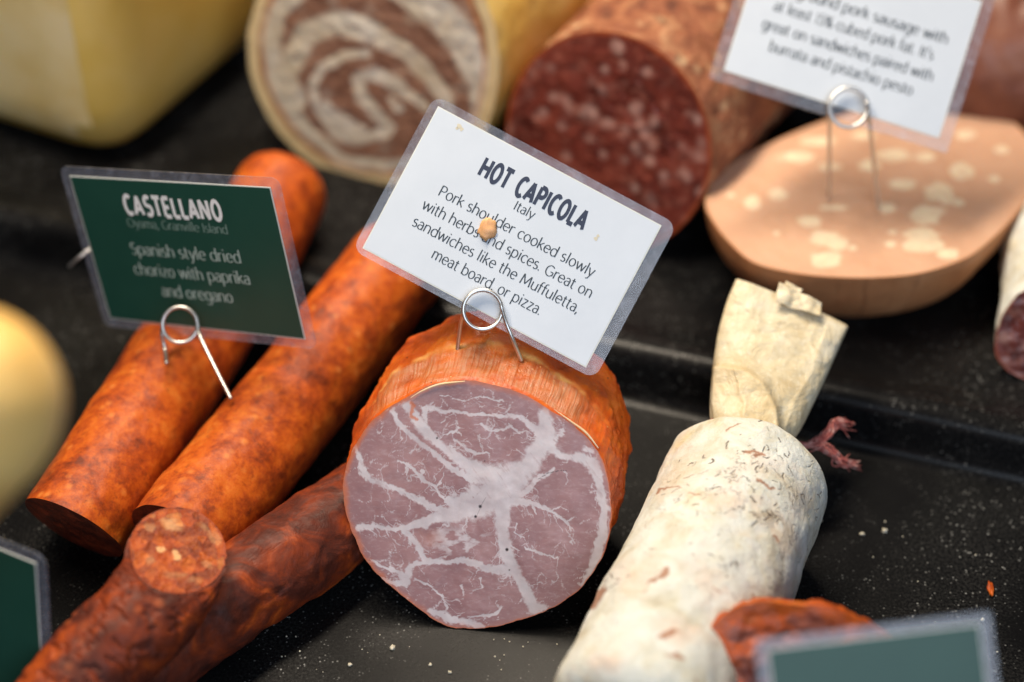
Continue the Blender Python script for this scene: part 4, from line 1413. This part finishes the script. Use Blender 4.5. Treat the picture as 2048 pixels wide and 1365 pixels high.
log('smoked_meat', 'dark brown smoked meat at the back behind the upper white card', 'cured meat',
    [c4 + np.array([-0.085, 0.02, 0]), c4, c4 + np.array([0.09, -0.01, 0])], [0.045, 0.047, 0.047], BROWNMEAT, None, round0=True, round1=True, nr=80, ns=100, disp=bumps(0.002, 30, 0.0008, 100))
c5 = H(2094, 668, ZB + 0.0200)
log('small_salami', 'thin white cased salami with dark red cut face at the right edge', 'salami',
    [c5, c5 + np.array([0.012, 0.04, 0]), c5 + np.array([0.02, 0.085, 0])], [0.0200, 0.0207, 0.0205], MOLD, SALF, cut0=[-0.15, -0.85, 0.35], round1=True, nr=90, ns=120, disp=bumps(0.0008, 60, 0.0004, 160), facefn=rimattr,
    skinattrs=lambda P, th, L: dict(fleck=np.zeros(P.shape[0] * P.shape[1]), brown=np.zeros(P.shape[0] * P.shape[1]), blush=np.zeros(P.shape[0] * P.shape[1])))


# ------------------------------------------------------------------ laminated cards
def card(label, c, u, v, W, Hh, lam, papermat, texts, group='laminated name cards', lamc=(0, 0), corner=0.005, stripe=True):
    u, v = unit(u), unit(v)
    n = unit(np.cross(u, v))
    if np.dot(n, EYE - c) < 0:
        n = -n
    t = thing('name_card', label, 'card', tuple(c - v * Hh / 2), group)
    # print: a thin board, white core showing at its edge
    pts = [(-W / 2, -Hh / 2), (W / 2, -Hh / 2), (W / 2, Hh / 2), (-W / 2, Hh / 2)]
    V, F = round_slab(pts, 0.0004, c - n * 0.0005, u, v, n)
    p = mesh_obj('paper', V, F, PAPEREDGE, t, smooth_=False)
    e = 0.0004
    q = [(-W / 2 + e, -Hh / 2 + e), (W / 2 - e, -Hh / 2 + e), (W / 2 - e, Hh / 2 - e), (-W / 2 + e, Hh / 2 - e)]
    V, F = round_slab(q, 0.00006, c - n * 0.0001, u, v, n)
    mesh_obj('print', V, F, papermat, p, smooth_=False)
    for nm, lines, gl, w, tr, mat in texts:
        V, F = layout(lines, gl, w, tr)
        P3 = c + V[:, :1] * u + V[:, 1:2] * v + n * (0.00000 + 0.00004 + V[:, 2:3])
        mesh_obj(nm, P3, orient(F, P3), mat, p, smooth_=False)
    # pouch
    lw, lh = lam
    pts = [(x + lamc[0], y + lamc[1]) for x, y in round_rect(lw / 2, lh / 2, corner, 6)]
    V, F = round_slab(pts, 0.0006, c - n * 0.0008, u, v, n)
    mesh_obj('laminate', V, F, LAMINATE, t, smooth_=False)
    # the sealed step of film round the print
    ln, k = [], 0.0011
    rect = [(-W / 2 - k, -Hh / 2 - k), (W / 2 + k, -Hh / 2 - k), (W / 2 + k, Hh / 2 + k), (-W / 2 - k, Hh / 2 + k)]
    return t


# the white card over the capicola
dep = 0.617
mp = dep / FPX
th_ = math.atan2(0.47, 0.88)
u = RGT * math.cos(th_) - UPV * math.sin(th_)
v = RGT * math.sin(th_) + UPV * math.cos(th_)
c = Dp(1024, 474, dep)
body = pen(0.165, 0.085)
card('white laminated card headed HOT CAPICOLA tilted above the marbled meat', c, u, v, 507 * mp, 322 * mp, (550 * mp, 352 * mp), PAPERW, [
    ('heading', [('HOT CAPICOLA', -1 * mp, 78 * mp, 38 * mp, 238 * mp)], CAPS, lambda t: 0.25, 0.10, INKNAVY),
    ('text', [('Italy', -3 * mp, 50 * mp, 13.5 * mp, 45 * mp), ('Pork shoulder cooked slowly', 4 * mp, 4 * mp, 15.5 * mp, 350 * mp), ('with herbs and spices. Great on', 4 * mp, -35 * mp, 15.5 * mp, 383 * mp),
              ('sandwiches like the Muffuletta,', -1 * mp, -74 * mp, 15.5 * mp, 376 * mp), ('meat board, or pizza.', -1 * mp, -113 * mp, 15.5 * mp, 246 * mp)], GL, body, 0.06, INKDARK)],
    lamc=(5 * mp, 2 * mp), corner=24 * mp)

pr_ = bpy.data.objects['print']
for x, y, r_ in ((918, 253, 5), (923, 259, 4), (914, 257, 3), (1192, 478, 4), (1196, 472, 3)):
    q0 = Dp(x, y, dep)
    nn = unit(np.cross(u, v))
    nn = nn if np.dot(nn, EYE - q0) > 0 else -nn
    q0 = q0 + nn * (np.dot(c - q0, nn) + 0.00002)
    P3 = np.array([q0 + (u * math.cos(t) * (1 + 0.3 * math.sin(3 * t + x)) + v * math.sin(t)) * r_ * mp for t in np.linspace(0, 2 * math.pi, 14, endpoint=False)])
    mesh_obj('stain', P3, orient([tuple(range(14))], P3), STAIN, pr_.parent, smooth_=False)

# the green card over the orange chorizo
dep = 0.662
mp = dep / FPX
u = RGT * 0.878 - UPV * 0.089 - FWD * 0.470
v = -(RGT * 0.149 - UPV * 0.882 + FWD * 0.446)
v = v - unit(u) * np.dot(v, unit(u))
c = Dp(371, 514, dep)
W, Hh = 0.0973, 0.0631
card('green laminated card headed CASTELLANO turned sideways above the orange chorizo', c, u, v, W, Hh, (W + 0.0088, Hh + 0.0078), PAPERG, [
    ('heading', [('CASTELLANO', -0.004 * W, 0.268 * Hh, 0.122 * Hh, 0.490 * W)], CAPS, lambda t: 0.24, 0.10, INKWHITE),
    ('subheading', [('Oyama, Granville Island', -0.006 * W, 0.178 * Hh, 0.042 * Hh, 0.505 * W)], GL, pen(0.16, 0.06, 0), 0.05, INKFAINT),
    ('text', [('Spanish style dried', 0, -0.012 * Hh, 0.057 * Hh, 0.555 * W), ('chorizo with paprika', 0.004 * W, -0.153 * Hh, 0.057 * Hh, 0.588 * W), ('and oregano', 0.008 * W, -0.292 * Hh, 0.057 * Hh, 0.362 * W)], GL, pen(0.19, 0.07, 0), 0.06, INKGREY)],
    lamc=(1 * mp, 0), corner=20 * mp)

# the white card over the mortadella
dep = 0.70
mp = dep / FPX
u = RGT * 0.953 - UPV * 0.30
v = RGT * 0.30 + UPV * 0.953
c = Dp(1706, 72, dep)
card('white laminated card about ground pork sausage standing over the mortadella', c, u, v, 452 * mp, 288 * mp, (500 * mp, 336 * mp), PAPERW, [
    ('text', [('Finely ground pork sausage with', -14 * mp, 40 * mp, 15.5 * mp, 396 * mp), ('at least 15% cubed pork fat. It\'s', -1 * mp, 1 * mp, 15.5 * mp, 334 * mp),
              ('great on sandwiches paired with', -1 * mp, -40 * mp, 15.5 * mp, 358 * mp), ('burrata and pistachio pesto', -3 * mp, -79 * mp, 15.5 * mp, 300 * mp)], GL, pen(0.20, 0.10, 0), 0.06, INKDARK)],
    corner=6 * mp)

# green cards in the near corners
dep = 0.55
mp = dep / FPX
u = RGT * 0.887 - UPV * 0.266 - FWD * 0.378
v = -(RGT * -0.20 - UPV * 0.85 + FWD * 0.50)
v = v - unit(u) * np.dot(v, unit(u))
TRc = Dp(72, 1128, dep)
card('green laminated card at the lower left edge beside the wrinkled sausage', TRc - unit(u) * 0.046 - unit(v) * 0.029, u, v, 0.0917, 0.058, (0.1000, 0.066), PAPERG, [], corner=0.0045)
dep = 0.490
mp = dep / FPX
u = RGT * 0.9925 - UPV * -0.122
v = RGT * -0.127 + UPV * 0.99
v = v - unit(u) * np.dot(v, unit(u))
c = Dp(1747, 1274, dep) - unit(v) * 138 * mp
card('green laminated card at the lower right in front of the orange rimmed meat', c, u, v, 428 * mp, 276 * mp, (478 * mp, 322 * mp), PAPERG, [], corner=8 * mp)


# ------------------------------------------------------------------ wire card holders
def wire(label, leg1, loop, leg2, r=0.00075):
    """leg1, leg2: (px, py, depth) lists from the foot up / from the loop down; loop: cx, cy, radius px, depth"""
    cx, cy, R, d = loop
    pts = [Dp(*p) for p in leg1]
    a = np.radians(np.linspace(190, 190 - 545, 44))
    for i, t in enumerate(a):
        k = i / (len(a) - 1)
        pts.append(Dp(cx + R * math.cos(t), cy - R * math.sin(t) * 1.02, d - 0.0006 - 0.0020 * k))
    pts += [Dp(*p) for p in leg2]
    V, F = sweep(pts, r, 12, 260)
    return tag(mesh_obj('wire_holder', V, F, WIRE, origin=pts[0]), label, 'card holder', 'wire card holders')


def dep_of(P):
    return float(np.dot(P - EYE, FWD))


wire('looped steel wire stuck in the orange skin of the capicola', [(912, 722, 0.626), (916, 690, 0.624), (921, 650, 0.6195)], (965, 620, 38.5, 0.6160), [(1012, 645, 0.6150), (1026, 680, 0.6165), (1043, 722, 0.621)])
a, b = H(334, 728, 0.0490), H(462, 798, 0.0435)
wire('looped steel wire stuck in the two orange chorizos', [(333, 728, dep_of(a)), (330, 700, 0.6700), (324, 668, 0.6690)], (360, 650, 35, 0.6690), [(400, 672, 0.6655), (430, 735, 0.660), (462, 798, dep_of(b))], 0.0008)
V, F = sweep([Dp(138, 534, 0.708), Dp(160, 514, 0.706), Dp(188, 496, 0.708), Dp(214, 496, 0.716), Dp(228, 530, 0.722)], 0.0007, 10, 60)
mesh_obj('wire_tail', V, F, WIRE, bpy.data.objects['wire_holder.001'])
a, b = H(1657, 404, zm), H(1758, 424, zm)
wire('looped steel wire stuck in the mortadella', [(1657, 404, dep_of(a) + 0.004), (1658, 320, 0.722), (1659, 240, 0.702)], (1697, 216, 38, 0.6975), [(1740, 260, 0.703), (1749, 340, 0.722), (1758, 424, dep_of(b) + 0.004)], 0.0009)

# ------------------------------------------------------------------ crumbs
def crumb(name, label, cat, P, r, mat, sc=(1, 1, 1), group=None, rot=0.0, flat=None):
    n, m = 12, 18
    ph, th = np.linspace(0.02, math.pi - 0.02, n), np.linspace(0, 2 * math.pi, m, endpoint=False)
    V = np.array([[math.sin(a) * math.cos(b), math.sin(a) * math.sin(b), math.cos(a)] for a in ph for b in th])
    V = V * (1 + 0.45 * fbm(V + P * 311, 1.3, 3))[:, None] * r * np.array(sc)
    cr, sr = math.cos(rot), math.sin(rot)
    V = np.stack([V[:, 0] * cr - V[:, 1] * sr, V[:, 0] * sr + V[:, 1] * cr, V[:, 2]], 1)
    if flat is not None:
        V = V - np.outer(V @ flat, flat) * 0.72
    V = V + P
    F = [tuple(f) for f in grid_faces(n, m)] + [tuple(range(m))[::-1], tuple((n - 1) * m + k for k in range(m))]
    return tag(mesh_obj(name, V, F, mat, origin=P), label, cat, group)


pc = Dp(975, 458, 0.6165)
crumb('crumb', 'orange meat crumb stuck on the white card over the word and', 'crumb', pc, 0.0033, CRUMB, (0.95, 1.0, 1.15), None, 0.0, -FWD)
crumb('crumb', 'orange sliver of meat lying on the black tray near the right edge', 'crumb', H(1981, 1178, 0.0008), 0.0016, ORANGE, (0.7, 2.2, 0.6), None, -0.1)
cl, cf = [], []
r = np.random.default_rng(77)
spots = [(785, 1296, 1.0), (1770, 1062, 1.0), (1724, 1068, 0.8), (1918, 880, 1.1), (1925, 884, 0.7), (1910, 886, 0.6), (1808, 865, 0.7), (1640, 1040, 0.8), (1965, 1240, 0.7), (860, 1330, .6), (700, 1330, .7), (900, 1345, .6)]
spots += [(r.uniform(520, 1130), r.uniform(1270, 1362), r.uniform(0.12, 0.34)) for _ in range(22)]
spots += [(r.uniform(1650, 2048), r.uniform(1000, 1362), r.uniform(0.12, 0.34)) for _ in range(12)]
for x, y, k in spots:
    P0 = H(x, y, 0.0003)
    n, m = 6, 8
    for a in np.linspace(0.05, math.pi - 0.05, n):
        for b in np.linspace(0, 2 * math.pi, m, endpoint=False):
            w = 1 + 0.3 * r.normal()
            cl.append(P0 + np.array([math.sin(a) * math.cos(b), math.sin(a) * math.sin(b), 0.7 * math.cos(a)]) * 0.0011 * k * np.clip(w, 0.6, 1.5))
    o0 = len(cl) - n * m
    cf += [tuple(i + o0 for i in f) for f in grid_faces(n, m)]
o = mesh_obj('crumbs', np.array(cl), cf, CRUMBW)
o['kind'] = 'stuff'
